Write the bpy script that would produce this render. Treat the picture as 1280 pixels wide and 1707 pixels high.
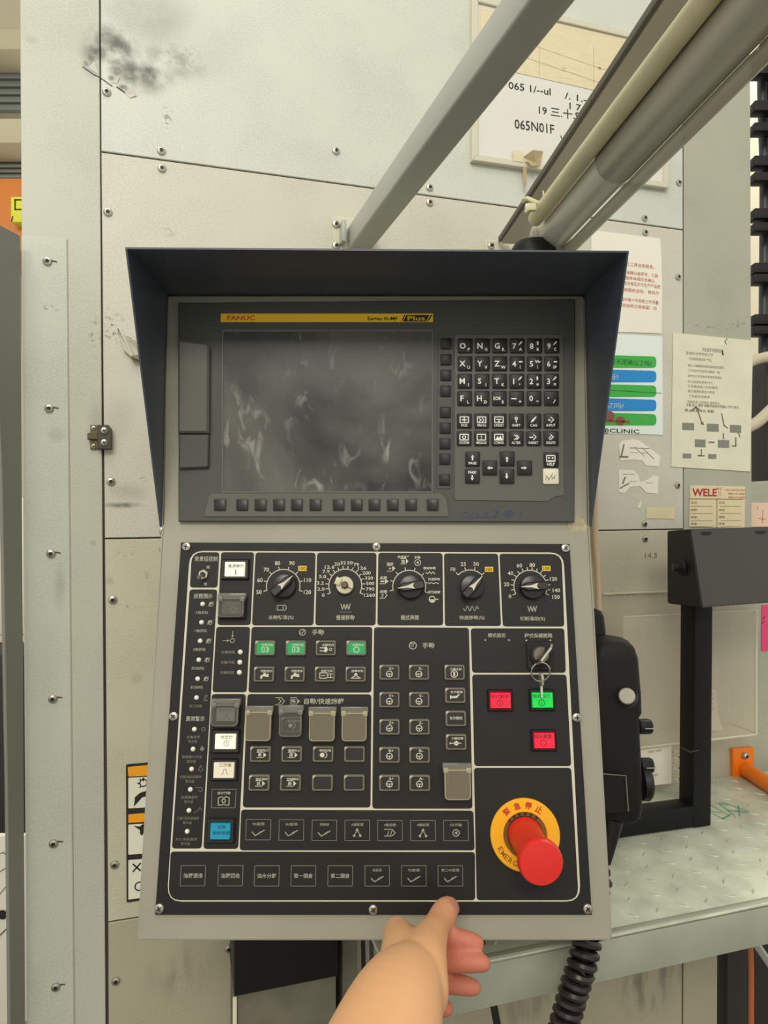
import bpy, bmesh, math, random
from mathutils import Matrix, Vector
random.seed(7)
for o in list(bpy.data.objects): bpy.data.objects.remove(o)
SC = bpy.context.scene
COL = SC.collection
R = math.radians
F = 1138.0                      # focal length in photograph pixels (24 mm on a 36 mm tall frame)
EYE = Vector((0, 0, 1.35))

# ------------------------------------------------------------------ camera, world, light, exposure
cd = bpy.data.cameras.new('camera'); cam = bpy.data.objects.new('camera', cd); COL.objects.link(cam)
cam.location = EYE; cam.rotation_euler = (R(90), 0, 0)
cd.sensor_width = 36; cd.lens = 24; cd.clip_start = 0.02; cd.clip_end = 100
SC.camera = cam
SC.view_settings.view_transform = 'Standard'; SC.view_settings.look = 'None'
SC.view_settings.gamma = 1; SC.view_settings.exposure = 0.10
SC.view_settings.use_curve_mapping = False
w = bpy.data.worlds.new('world'); SC.world = w; w.use_nodes = True
bg = w.node_tree.nodes['Background']; bg.inputs[0].default_value = (1.0, 0.985, 0.90, 1); bg.inputs[1].default_value = 0.72
def area(name, loc, target, sx, sy, power, col):
    l = bpy.data.lights.new(name, 'AREA'); l.shape = 'RECTANGLE'; l.size = sx; l.size_y = sy; l.energy = power; l.color = col
    o = bpy.data.objects.new(name, l); COL.objects.link(o); o.location = loc
    o.rotation_euler = (Vector(target) - Vector(loc)).to_track_quat('-Z', 'Y').to_euler(); return o
area('overhead_lamp', (-0.25, -0.15, 3.1), (-0.1, 0.8, 1.2), 1.3, 0.35, 7, (0.97, 1.0, 0.92))
area('aisle_lamp', (-0.3, -2.3, 3.3), (0, 0.8, 1.2), 1.6, 0.8, 50, (1.0, 0.945, 0.82))
area('bay_lamp', (2.6, 3.2, 4.3), (2.2, 3.6, 1.0), 1.5, 0.5, 60, (1.0, 0.96, 0.85))
area('far_bay_lamp', (-2.6, 2.6, 4.0), (-3.2, 4.5, 2.0), 1.5, 0.5, 30, (1.0, 0.94, 0.8))

# ------------------------------------------------------------------ helpers
WM = {}
def lin(c):
    return tuple(((v/255)/12.92 if v/255 <= 0.04045 else ((v/255+0.055)/1.055)**2.4) for v in c)
MATS = {}
def mat(name, col, rough=0.5, metal=0.0, var=0.0, vscale=40, bump=0.0, bscale=200, emit=None, estr=0, spec=0.5, alpha=None, coat=0, stretch=None):
    m = bpy.data.materials.new(name); m.use_nodes = True; nt = m.node_tree; N = nt.nodes; Lk = nt.links
    p = N['Principled BSDF']; c = lin(col)
    p.inputs['Base Color'].default_value = (*c, 1); p.inputs['Roughness'].default_value = rough
    p.inputs['Metallic'].default_value = metal; p.inputs['Specular IOR Level'].default_value = spec
    if coat: p.inputs['Coat Weight'].default_value = coat
    if emit: p.inputs['Emission Color'].default_value = (*lin(emit), 1); p.inputs['Emission Strength'].default_value = estr
    if var or bump:
        tc = N.new('ShaderNodeTexCoord'); src = tc.outputs['Object']
        if stretch:
            mp = N.new('ShaderNodeMapping'); mp.inputs['Scale'].default_value = stretch; Lk.new(src, mp.inputs[0]); src = mp.outputs[0]
    if var:
        n = N.new('ShaderNodeTexNoise'); n.inputs['Scale'].default_value = vscale; n.inputs['Detail'].default_value = 6; Lk.new(src, n.inputs['Vector'])
        r = N.new('ShaderNodeValToRGB'); r.color_ramp.elements[0].position = 0.3; r.color_ramp.elements[1].position = 0.7
        r.color_ramp.elements[0].color = (*[v*(1-var) for v in c], 1); r.color_ramp.elements[1].color = (*[min(1, v*(1+var)) for v in c], 1)
        Lk.new(n.outputs[0], r.inputs[0]); Lk.new(r.outputs[0], p.inputs['Base Color'])
    if bump:
        n2 = N.new('ShaderNodeTexNoise'); n2.inputs['Scale'].default_value = bscale; n2.inputs['Detail'].default_value = 4; Lk.new(src, n2.inputs['Vector'])
        b = N.new('ShaderNodeBump'); b.inputs['Strength'].default_value = bump; b.inputs['Distance'].default_value = 0.002
        Lk.new(n2.outputs[0], b.inputs['Height']); Lk.new(b.outputs[0], p.inputs['Normal'])
    if alpha is not None:
        t = N.new('ShaderNodeBsdfTransparent'); mx = N.new('ShaderNodeMixShader'); mx.inputs[0].default_value = alpha
        Lk.new(t.outputs[0], mx.inputs[1]); Lk.new(p.outputs[0], mx.inputs[2]); Lk.new(mx.outputs[0], N['Material Output'].inputs[0])
    MATS[name] = m; return m

def px(p, q, Y):                                   # a point seen at photograph pixel (p,q), at real depth Y
    return Vector(((p-640)/F*Y, Y, EYE.z - (q-853.5)/F*Y))
class Frame:                                       # a plane in the world with its own axes
    def __init__(s, org, ex, ey):
        s.o = Vector(org); s.x = Vector(ex).normalized(); s.y = Vector(ey).normalized(); s.z = s.x.cross(s.y)
        s.M = Matrix(((s.x.x, s.y.x, s.z.x, s.o.x), (s.x.y, s.y.y, s.z.y, s.o.y), (s.x.z, s.y.z, s.z.z, s.o.z), (0, 0, 0, 1)))
    def at(s, p, q, h=0.0):
        d = Vector(((p-640)/F, 1, -(q-853.5)/F)); c = s.o + s.z*h
        t = (c-EYE).dot(s.z)/d.dot(s.z); w_ = EYE + d*t - s.o
        return Vector((w_.dot(s.x), w_.dot(s.y), h))
    def sx(s, p, q, h=0): return (s.at(p+1, q, h) - s.at(p-1, q, h)).x/2
    def sy(s, p, q, h=0): return (s.at(p, q-1, h) - s.at(p, q+1, h)).y/2
    def mat_at(s, p, q, h=0): return s.M @ Matrix.Translation(s.at(p, q, h))

def link(o, parent, M):
    COL.objects.link(o); o.parent = parent
    if parent is not None: o.matrix_basis = WM[parent].inverted() @ M
    else: o.matrix_basis = M
    WM[o] = M.copy(); return o
def smooth(me, ang=35):
    me.shade_smooth(); me.set_sharp_from_angle(angle=R(ang))
def obj(name, bm, mats, parent=None, M=Matrix(), sm=True, rec=True):
    if not isinstance(bm, bpy.types.Mesh):
        me = bpy.data.meshes.new(name)
        if rec: bmesh.ops.recalc_face_normals(bm, faces=bm.faces[:])
        bm.to_mesh(me); bm.free()
        for m in (mats if isinstance(mats, (list, tuple)) else [mats]): me.materials.append(MATS[m] if isinstance(m, str) else m)
        if sm: smooth(me)
    else: me = bm
    return link(bpy.data.objects.new(name, me), parent, M)
def tag(o, label, cat, group=None):
    o['label'] = label; o['category'] = cat
    if group: o['group'] = group
    return o
def thing(name, label, cat, M=Matrix(), group=None):
    o = bpy.data.objects.new(name, None); o.empty_display_size = 0.02
    return tag(link(o, None, M), label, cat, group)
def BM(): return bmesh.new()
def T(x, y, z): return Matrix.Translation((x, y, z))

def loft(bm, rings, mi=0, cap0=True, cap1=True):   # rings of equal point count
    vs = [[bm.verts.new(p) for p in r] for r in rings]; n = len(vs[0])
    fs = []
    for a, b in zip(vs, vs[1:]):
        for i in range(n): fs.append(bm.faces.new((a[i], a[(i+1) % n], b[(i+1) % n], b[i])))
    if cap0: fs.append(bm.faces.new(vs[0][::-1]))
    if cap1: fs.append(bm.faces.new(vs[-1]))
    for f in fs: f.material_index = mi
    return fs
def rrect(w_, h_, r, seg=3, cx=0, cy=0):
    pts = []
    for (sx, sy, a0) in ((1, 1, 0), (-1, 1, 90), (-1, -1, 180), (1, -1, 270)):
        for k in range(seg+1):
            a = R(a0 + 90*k/seg); pts.append((cx + sx*(w_/2-r) + r*math.cos(a), cy + sy*(h_/2-r) + r*math.sin(a)))
    return pts
def circ(r, n=20, cx=0, cy=0, a0=0): return [(cx+r*math.cos(a0+2*math.pi*i/n), cy+r*math.sin(a0+2*math.pi*i/n)) for i in range(n)]
def z3(pts, z): return [(p[0], p[1], z) for p in pts]
def prism(bm, pts, z0, z1, mi=0, bev=0):
    pts = [(p[0], p[1]) for p in pts]
    if bev:
        c = inset(pts, bev); return loft(bm, [z3(pts, z0), z3(pts, z1-bev), z3(c, z1)], mi)
    return loft(bm, [z3(pts, z0), z3(pts, z1)], mi)
def area2(p): return sum(p[i][0]*p[(i+1) % len(p)][1] - p[(i+1) % len(p)][0]*p[i][1] for i in range(len(p)))/2
def inset(pts, d):
    n = len(pts); s = 1 if area2(pts) > 0 else -1; out = []
    for i in range(n):
        a, b, c = Vector(pts[i-1]), Vector(pts[i]), Vector(pts[(i+1) % n])
        e1 = (b-a); e2 = (c-b)
        if e1.length < 1e-9 or e2.length < 1e-9: out.append(tuple(b)); continue
        n1 = Vector((-e1.y, e1.x)).normalized()*s; n2 = Vector((-e2.y, e2.x)).normalized()*s
        m = n1+n2; k = m.length_squared
        out.append(tuple(b + (m*2/k*d if k > 0.2 else n1*d)))
    return out
def rpoly(pts, rad, seg=4):                        # polygon with rounded corners
    n = len(pts); out = []
    rad = rad if isinstance(rad, (list, tuple)) else [rad]*n
    for i in range(n):
        a, b, c = (Vector(pts[j % n][:2]) for j in (i-1, i, i+1)); r = rad[i]
        if r <= 0: out += [tuple(b)]*(1); continue
        p0 = b+(a-b).normalized()*r; p2 = b+(c-b).normalized()*r
        for k in range(seg+1):
            t = k/seg; q = p0*(1-t)**2 + b*2*t*(1-t)*0.93 + b*0.07*2*t*(1-t) + p2*t*t; out.append(tuple(q))
    return out
def box(bm, c, s, mi=0, bev=0.0, M=None):
    t = bmesh.new(); bmesh.ops.create_cube(t, size=1)
    for v in t.verts: v.co = Vector((v.co.x*s[0], v.co.y*s[1], v.co.z*s[2]))
    if bev: bmesh.ops.bevel(t, geom=t.edges[:], offset=bev, segments=2, affect='EDGES', profile=0.5)
    for v in t.verts:
        v.co += Vector(c)
        if M is not None: v.co = M @ v.co
    add(bm, t, mi)
def add(bm, t, mi=0):
    mp = {v: bm.verts.new(v.co) for v in t.verts}
    for f in t.faces:
        try: g = bm.faces.new([mp[v] for v in f.verts]); g.material_index = mi
        except ValueError: pass
    t.free()
def lathe(bm, prof, n=24, mi=0, M=None, a0=0.0, cap0=True, cap1=True):
    rings = []
    for r, z in prof:
        ring = [Vector((r*math.cos(a0+2*math.pi*i/n), r*math.sin(a0+2*math.pi*i/n), z)) for i in range(n)]
        rings.append([M @ v for v in ring] if M is not None else ring)
    return loft(bm, rings, mi, cap0, cap1)
def axis_M(a, b):
    d = (Vector(b)-Vector(a)); q = d.to_track_quat('Z', 'Y'); return Matrix.Translation(a) @ q.to_matrix().to_4x4()
def tube(bm, pts, rad, n=12, mi=0, caps=True):
    pts = [Vector(p) for p in pts]; rad = rad if isinstance(rad, (list, tuple)) else [rad]*len(pts)
    up = Vector((0.123, 0.31, 0.94)); rings = []; prev = None
    for i, p in enumerate(pts):
        d = (pts[min(i+1, len(pts)-1)] - pts[max(i-1, 0)]).normalized()
        if prev is None: s = d.cross(up).normalized()
        else: s = (prev - d*prev.dot(d)).normalized()
        prev = s; u = d.cross(s)
        rings.append([p + (s*math.cos(2*math.pi*k/n) + u*math.sin(2*math.pi*k/n))*rad[i] for k in range(n)])
    return loft(bm, rings, mi, caps, caps)
def spline(pts, k=6):
    pts = [Vector(p) for p in pts]; out = []
    for i in range(len(pts)-1):
        p0, p1, p2, p3 = pts[max(i-1, 0)], pts[i], pts[i+1], pts[min(i+2, len(pts)-1)]
        for j in range(k):
            t = j/k; out.append(0.5*((2*p1)+(p2-p0)*t+(2*p0-5*p1+4*p2-p3)*t*t+(3*p1-p0-3*p2+p3)*t**3))
    out.append(pts[-1]); return out

TXT = {}
def glyphs(s, bold=0.0):                            # unit-size centred text as (verts, faces), width
    key = (s, bold)
    if key not in TXT:
        cu = bpy.data.curves.new('t', 'FONT'); cu.body = s; cu.size = 1; cu.align_x = 'CENTER'; cu.align_y = 'TOP_BASELINE'
        cu.resolution_u = 2; cu.offset = bold; o = bpy.data.objects.new('t', cu); me = o.to_mesh()
        vs = [Vector((v.co.x, v.co.y)) for v in me.vertices]; fs = [tuple(p.vertices) for p in me.polygons]
        if vs:
            x0, x1 = min(v.x for v in vs), max(v.x for v in vs); y0, y1 = min(v.y for v in vs), max(v.y for v in vs)
            vs = [Vector((v.x-(x0+x1)/2, v.y-(y0+y1)/2)) for v in vs]; dim = (x1-x0, y1-y0)
        else: dim = (1, 1)
        o.to_mesh_clear(); bpy.data.objects.remove(o); bpy.data.curves.remove(cu); TXT[key] = (vs, fs, dim)
    return TXT[key]
# ink items, in pixels about a centre with y down: ('t',text,x,y,height[,width[,rot]]), ('l',pts,width), ('p',pts), ('o',x,y,r,width), ('d',x,y,r)
def ink_bm(items, sx, sy, bm=None, mi=0, bold=0.0, z=0.0):
    bm = bm or BM(); bm.faces.ensure_lookup_table()
    def V(x, y): return bm.verts.new((x*sx, -y*sy, z))
    def face(vs):
        try: f = bm.faces.new(vs); f.material_index = mi
        except ValueError: pass
    for it in items:
        k = it[0]
        if k == 't':
            vs, fs, dim = glyphs(it[1], bold); h = it[4]; sc = h/dim[1]; scx = sc
            if len(it) > 5 and it[5]: scx = it[5]/dim[0]
            rot = R(it[6]) if len(it) > 6 else 0; ca, sa = math.cos(rot), math.sin(rot)
            nv = []
            for v in vs:
                a, b = v.x*scx, -v.y*sc; nv.append(V(it[2]+a*ca-b*sa, it[3]+a*sa+b*ca))
            for f in fs: face([nv[i] for i in f])
        elif k == 'l':
            P = it[1]; wd = it[2]/2
            for a, b in zip(P, P[1:]):
                d = Vector((b[0]-a[0], b[1]-a[1]))
                if d.length < 1e-6: continue
                d.normalize(); n = Vector((-d.y, d.x))*wd; e = d*wd*0.8
                face([V(a[0]-e.x+n.x, a[1]-e.y+n.y), V(b[0]+e.x+n.x, b[1]+e.y+n.y), V(b[0]+e.x-n.x, b[1]+e.y-n.y), V(a[0]-e.x-n.x, a[1]-e.y-n.y)])
        elif k == 'p': face([V(*p) for p in it[1]])
        elif k == 'd': face([V(*p) for p in circ(it[3], 12, it[1], it[2])])
        elif k == 'o':
            a = circ(it[3]+it[4]/2, 16, it[1], it[2]); b = circ(it[3]-it[4]/2, 16, it[1], it[2]); n = len(a)
            A = [V(*p) for p in a]; B = [V(*p) for p in b]
            for i in range(n): face([A[i], A[(i+1) % n], B[(i+1) % n], B[i]])
        elif k == 'arc':
            _, x, y, r, a0, a1, wd = it; n = 22
            pts = [(x+r*math.cos(R(a0+(a1-a0)*i/n)), y-r*math.sin(R(a0+(a1-a0)*i/n))) for i in range(n+1)]
            A = [V(x+(p[0]-x)*(r+wd/2)/r, y+(p[1]-y)*(r+wd/2)/r) for p in pts]; B = [V(x+(p[0]-x)*(r-wd/2)/r, y+(p[1]-y)*(r-wd/2)/r) for p in pts]
            for i in range(n): face([A[i], A[i+1], B[i+1], B[i]])
    for f in bm.faces:
        f.normal_update()
        if f.normal.z < 0: f.normal_flip()
    return bm
def ink(name, items, fr, p, q, m, parent, h, bold=0.0):
    bm = ink_bm(items, fr.sx(p, q, h), fr.sy(p, q, h), None, 0, bold)
    return obj(name, bm, m, parent, fr.mat_at(p, q, h), sm=False, rec=False)
def copy(o, parent, M, name=None):                  # an object sharing its mesh
    c = o.copy(); COL.objects.link(c); c.parent = parent
    c.matrix_basis = (WM[parent].inverted() @ M) if parent is not None else M; WM[c] = M.copy(); return c

# ------------------------------------------------------------------ frames of the big planes
YAW = 16.6
W = Frame((0, 1.0, EYE.z), (math.cos(R(YAW)), math.sin(R(YAW)), 0), (0, 0, 1))          # machine wall, right side further away
FOLD = px(629, 878, 0.69)
TL_ = 10.8; TU_ = 3.4
L = Frame(FOLD, (1, 0, 0), (0, math.sin(R(TL_)), math.cos(R(TL_))))                      # lower operator face
U = Frame(FOLD, (1, 0, 0), (0, math.sin(R(TU_)), math.cos(R(TU_))))                      # upper display face

# ------------------------------------------------------------------ materials
def wall_mat(name, base, stains_and_shade, rough=0.42, metal=0.0, streak=False):
    m = mat(name, base, rough, metal); nt = m.node_tree; N = nt.nodes; Lk = nt.links; p = N['Principled BSDF']
    tc = N.new('ShaderNodeTexCoord'); P = tc.outputs['Object']
    def noise(sc, det=5, vec=None):
        n = N.new('ShaderNodeTexNoise'); n.inputs['Scale'].default_value = sc; n.inputs['Detail'].default_value = det; Lk.new(vec or P, n.inputs['Vector']); return n.outputs[0]
    def mth(op, a, b=None):
        n = N.new('ShaderNodeMath'); n.operation = op; n.use_clamp = op in ('MULTIPLY', 'MAXIMUM', 'ADD')
        for i, v in enumerate((a, b)):
            if v is None: continue
            if isinstance(v, (int, float)): n.inputs[i].default_value = v
            else: Lk.new(v, n.inputs[i])
        return n.outputs[0]
    def rng(v, a, b, c=0.0, d=1.0):
        n = N.new('ShaderNodeMapRange'); n.interpolation_type = 'SMOOTHSTEP'; Lk.new(v, n.inputs[0])
        for i, x in enumerate((a, b, c, d)): n.inputs[i+1].default_value = x
        return n.outputs[0]
    # base: faint mottling of worn paint
    fine = rng(noise(9, 8), 0.3, 0.7, 0.90, 1.06); speck = rng(noise(420, 2), 0.35, 0.65, 0.93, 1.05)
    tone = N.new('ShaderNodeVectorMath'); tone.operation = 'SCALE'; tone.inputs[0].default_value = lin(base)
    Lk.new(mth('MULTIPLY', fine, speck), tone.inputs['Scale']); nmul = tone
    fine.node.interpolation_type = 'LINEAR'
    for l in list(nt.links):
        pass
    dark = None; mp = N.new('ShaderNodeMapping'); mp.inputs['Scale'].default_value = (1, 0.25, 1); Lk.new(P, mp.inputs[0])
    patt = {'scrub': rng(noise(38, 14), 0.30, 0.66), 'soft': rng(noise(14, 6), 0.2, 0.75, 0.35, 1.0), 'scratch': rng(noise(160, 6), 0.52, 0.62), 'drip': rng(noise(60, 6, mp.outputs[0]), 0.4, 0.68), 'dent_shade': rng(noise(130, 10), 0.2, 0.6, 0.55, 1.0)}
    for (sx_, sy_, rx, ry, k, kind) in stains_and_shade:
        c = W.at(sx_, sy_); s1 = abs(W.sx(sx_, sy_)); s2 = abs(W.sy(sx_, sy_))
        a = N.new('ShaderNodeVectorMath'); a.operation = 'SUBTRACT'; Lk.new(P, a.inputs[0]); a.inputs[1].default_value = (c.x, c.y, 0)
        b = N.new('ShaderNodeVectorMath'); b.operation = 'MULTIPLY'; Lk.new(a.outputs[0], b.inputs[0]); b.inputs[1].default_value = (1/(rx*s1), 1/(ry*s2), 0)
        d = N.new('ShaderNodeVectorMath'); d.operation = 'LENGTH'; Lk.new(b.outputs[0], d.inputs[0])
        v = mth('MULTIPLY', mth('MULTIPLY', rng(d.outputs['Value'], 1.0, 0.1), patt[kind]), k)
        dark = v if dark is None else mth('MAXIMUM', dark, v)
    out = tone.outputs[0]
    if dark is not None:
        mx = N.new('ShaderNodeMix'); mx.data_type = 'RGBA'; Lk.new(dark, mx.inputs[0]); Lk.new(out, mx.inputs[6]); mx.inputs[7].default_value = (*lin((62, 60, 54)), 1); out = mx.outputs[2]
    Lk.new(out, p.inputs['Base Color'])
    b = N.new('ShaderNodeBump'); b.inputs['Strength'].default_value = 0.12; b.inputs['Distance'].default_value = 0.001; Lk.new(noise(260, 3), b.inputs['Height']); Lk.new(b.outputs[0], p.inputs['Normal'])
    return m
stains_shade_left = [(152, 92, 15, 24, .85, 'dent_shade'), (143, 106, 8, 9, .9, 'dent_shade'), (163, 72, 12, 34, .6, 'dent_shade'), (165, 92, 42, 60, .95, 'scrub'), (52, 66, 16, 10, .25, 'soft'), (158, 560, 14, 45, .55, 'scratch'), (85, 515, 22, 8, .5, 'scratch'), (95, 725, 22, 18, .25, 'soft'), (100, 980, 14, 60, .25, 'soft'), (155, 905, 8, 8, .5, 'soft'), (160, 700, 20, 60, .22, 'soft')]  # wedges paint the shade of a dent; the rest are stains and scuffs
stains_shade_up = [(178, 62, 30, 32, .75, 'dent_shade'), (170, 88, 14, 22, .8, 'dent_shade'), (196, 118, 22, 18, .8, 'dent_shade'), (186, 130, 9, 8, .85, 'dent_shade'), (218, 128, 30, 20, .85, 'dent_shade'), (206, 146, 14, 9, .9, 'dent_shade'), (244, 118, 26, 24, .6, 'dent_shade'), (192, 80, 62, 60, .95, 'scrub'), (235, 122, 80, 46, .95, 'scrub'), (290, 100, 80, 50, .55, 'scrub'), (250, 20, 120, 85, .5, 'soft'), (300, 95, 60, 40, .45, 'scratch'), (278, 195, 14, 26, .55, 'scratch'), (330, 60, 120, 90, .18, 'soft')]  # wedges and wide soft patches paint dent shade; scrub and scratches are wear
stains_mid = [(185, 545, 34, 40, .6, 'scratch'), (205, 842, 52, 7, .75, 'scrub'), (215, 820, 45, 22, .3, 'soft'), (235, 800, 22, 10, .4, 'scratch'), (200, 690, 40, 60, .15, 'soft'), (280, 390, 20, 20, .3, 'scratch'), (1090, 60, 60, 50, .18, 'soft')]
stains_low = [(183, 968, 10, 10, .35, 'soft'), (215, 1010, 30, 8, .4, 'scratch'), (240, 960, 18, 14, .3, 'scratch'), (228, 1130, 14, 14, .3, 'soft'), (205, 925, 28, 8, .35, 'scratch'), (1035, 990, 60, 12, .35, 'scratch'), (1060, 1050, 20, 20, .1, 'soft')]
stains_bot = [(1080, 1640, 70, 70, .55, 'drip'), (1110, 1610, 50, 60, .5, 'drip'), (300, 1620, 90, 70, .25, 'drip'), (880, 1680, 120, 50, .3, 'drip')]
wall_mat('paint_column', (192, 191, 176), stains_shade_left)
wall_mat('paint_upper', (207, 209, 196), stains_shade_up)
wall_mat('paint_middle', (205, 202, 185), stains_mid)
wall_mat('paint_lower', (200, 195, 172), stains_low)
wall_mat('paint_bottom', (176, 170, 146), stains_bot)
wall_mat('paint_right', (176, 174, 156), [(1170, 545, 60, 10, .3, 'scratch'), (1230, 540, 20, 12, .4, 'scratch')])
wall_mat('paint_strip', (194, 198, 182), [(85, 515, 22, 8, .6, 'scratch'), (95, 725, 22, 18, .3, 'soft'), (100, 980, 14, 60, .3, 'soft'), (70, 1150, 40, 200, .12, 'soft')])
mat('seam_dark', (62, 58, 50), 0.8)
mat('screw_steel', (190, 186, 172), 0.28, 0.9)
mat('socket', (30, 28, 25), 0.6)
mat('streak_brown', (96, 84, 62), 0.8)
mat('housing_paint', (160, 157, 140), 0.42, 0.1, var=0.05, vscale=14, bump=0.06, bscale=500)
mat('plate_black', (29, 27, 25), 0.55, var=0.12, vscale=30, spec=0.35)
mat('field_black', (31, 29, 26), 0.5, var=0.1, vscale=25, spec=0.35)
mat('ink_white', (208, 203, 182), 0.6)
mat('ink_bright', (252, 250, 240), 0.5)
mat('ink_dim', (168, 164, 146), 0.6)
mat('ink_grey', (122, 117, 103), 0.6)
mat('ink_yellow', (230, 190, 40), 0.6)
mat('ink_black', (35, 33, 30), 0.6)
mat('ink_red', (178, 50, 48), 0.6)
mat('hood_black', (72, 80, 90), 0.42, 0.0, bump=0.05, bscale=700)
mat('unit_grey', (74, 75, 69), 0.5, bump=0.05, bscale=900)
mat('unit_grey_light', (94, 94, 86), 0.5, bump=0.05, bscale=900)
mat('key_black', (30, 29, 28), 0.5)
mat('key_black_smooth', (45, 42, 40), 0.4)
mat('key_white', (236, 230, 206), 0.45)
mat('badge_yellow', (255, 206, 44), 0.45)
mat('badge_red', (226, 50, 30), 0.5)
mat('blue_ink', (52, 70, 112), 0.7)
mat('clear_rim', (150, 142, 122), 0.2, alpha=0.6)
mat('clear_lid', (132, 123, 103), 0.25, alpha=0.6)
mat('clear_edge', (190, 180, 144), 0.2, alpha=0.7)
mat('clear_dark', (110, 106, 98), 0.12, alpha=0.3)
mat('clear_dark_edge', (150, 146, 136), 0.15, alpha=0.55)
mat('cap_black', (32, 29, 27), 0.45)
mat('cap_green', (20, 150, 82), 0.4, emit=(10, 150, 70), estr=0.22)
mat('led_clear', (190, 184, 165), 0.2)
mat('led_white', (240, 236, 220), 0.35)
mat('lens_white', (236, 230, 208), 0.4, emit=(255, 248, 220), estr=0.35)
mat('lens_cream', (224, 216, 194), 0.4, emit=(255, 240, 210), estr=0.1)
mat('lens_silver', (168, 166, 160), 0.4)
mat('lens_grey', (120, 118, 114), 0.4)
mat('lens_red', (214, 22, 60), 0.35, emit=(230, 16, 50), estr=0.4)
mat('lens_green', (18, 190, 70), 0.35, emit=(0, 210, 70), estr=0.4)
mat('lens_cyan', (8, 128, 156), 0.4, emit=(0, 140, 170), estr=0.25)
mat('knob_black', (24, 23, 22), 0.33, spec=0.6)
mat('knob_grip', (30, 29, 27), 0.38, spec=0.6)
mat('stub_cream', (206, 198, 170), 0.45)
mat('brass_dark', (96, 86, 62), 0.45, 0.6)
mat('chrome', (205, 200, 186), 0.2, 0.95)
mat('key_steel', (206, 202, 186), 0.3, 0.8)
mat('lock_grey', (128, 122, 108), 0.35, 0.7)
mat('stop_yellow', (246, 178, 18), 0.4)
mat('stop_red', (222, 44, 34), 0.42, var=0.05, vscale=60)
mat('recess_brown', (120, 88, 30), 0.6)
mat('beam_grey', (176, 177, 168), 0.4, 0.0, var=0.06, vscale=6, bump=0.03, bscale=300)
mat('beam_brown', (180, 172, 156), 0.45, 0.0, var=0.06, vscale=8)
mat('tube_steel', (186, 182, 168), 0.32, 0.15, var=0.06, vscale=5)
mat('tube_light', (212, 210, 198), 0.28, 0.15, var=0.05, vscale=5)
mat('conduit_cream', (216, 208, 170), 0.5, var=0.06, vscale=30)
mat('hose_pale', (186, 182, 158), 0.2, alpha=0.75)
mat('plastic_black', (22, 21, 20), 0.45, spec=0.35)
mat('plastic_black_soft', (25, 24, 23), 0.6, spec=0.3)
mat('steel_black', (74, 72, 68), 0.5, bump=0.04, bscale=600)
mat('frame_black', (19, 19, 19), 0.5, spec=0.25)
mat('board_white', (220, 218, 208), 0.35, var=0.03, vscale=8)
mat('board_frame', (208, 204, 184), 0.4)
mat('paper_beige', (222, 208, 174), 0.8, var=0.05, vscale=60, stretch=(1, 8, 1))
mat('paper_white', (236, 230, 214), 0.7, var=0.02, vscale=12)
mat('paper_film', (224, 220, 196), 0.3, var=0.05, vscale=25)
mat('paper_gloss', (226, 234, 228), 0.35)
mat('poster_green', (58, 172, 66), 0.45)
mat('poster_blue', (18, 136, 206), 0.45)
mat('poster_brown', (140, 78, 62), 0.5)
mat('tape', (220, 208, 172), 0.35)
mat('name_cream', (222, 208, 168), 0.5, var=0.04, vscale=40)
mat('name_line', (120, 100, 76), 0.6)
mat('pink_paper', (232, 200, 174), 0.7)
mat('magenta_paper', (236, 70, 124), 0.6)
mat('acrylic', (226, 218, 196), 0.08, alpha=0.2)
mat('acrylic_edge', (236, 228, 204), 0.2, alpha=0.7)
mat('galv', (204, 208, 188), 0.45, 0.1, var=0.2, vscale=22, bump=0.2, bscale=160)
mat('galv_lip', (168, 172, 154), 0.45, 0.1, var=0.08, vscale=18)
mat('tread', (206, 208, 186), 0.35, 0.35)
mat('green_ink', (88, 172, 140), 0.6)
mat('orange_paint', (238, 122, 16), 0.4)
mat('orange_dull', (196, 112, 30), 0.5)
mat('orange_cable', (188, 104, 66), 0.5)
mat('yellow_sign', (206, 208, 50), 0.5)
mat('door_grey', (130, 131, 121), 0.45, 0.1, var=0.06, vscale=5)
mat('label_orange', (250, 166, 18), 0.5)
mat('label_white', (232, 230, 210), 0.5)
mat('latch_brown', (112, 96, 68), 0.45, 0.5)
mat('latch_dark', (78, 72, 60), 0.45, 0.4)
mat('hook_white', (200, 196, 178), 0.4)
mat('cable_dark', (62, 66, 66), 0.4)
mat('cable_black', (25, 28, 24), 0.4)
mat('coil', (44, 36, 36), 0.35)
mat('hose_white', (214, 202, 176), 0.45)
mat('plaster', (196, 188, 158), 0.8)
mat('slat_grey', (122, 126, 120), 0.5, 0.2)
mat('concrete', (120, 117, 108), 0.8, var=0.1, vscale=3)
mat('dirty_grey', (112, 108, 92), 0.6, var=0.15, vscale=30)
mat('dark_body', (52, 46, 42), 0.6)
mat('nail', (236, 178, 156), 0.3)
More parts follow.
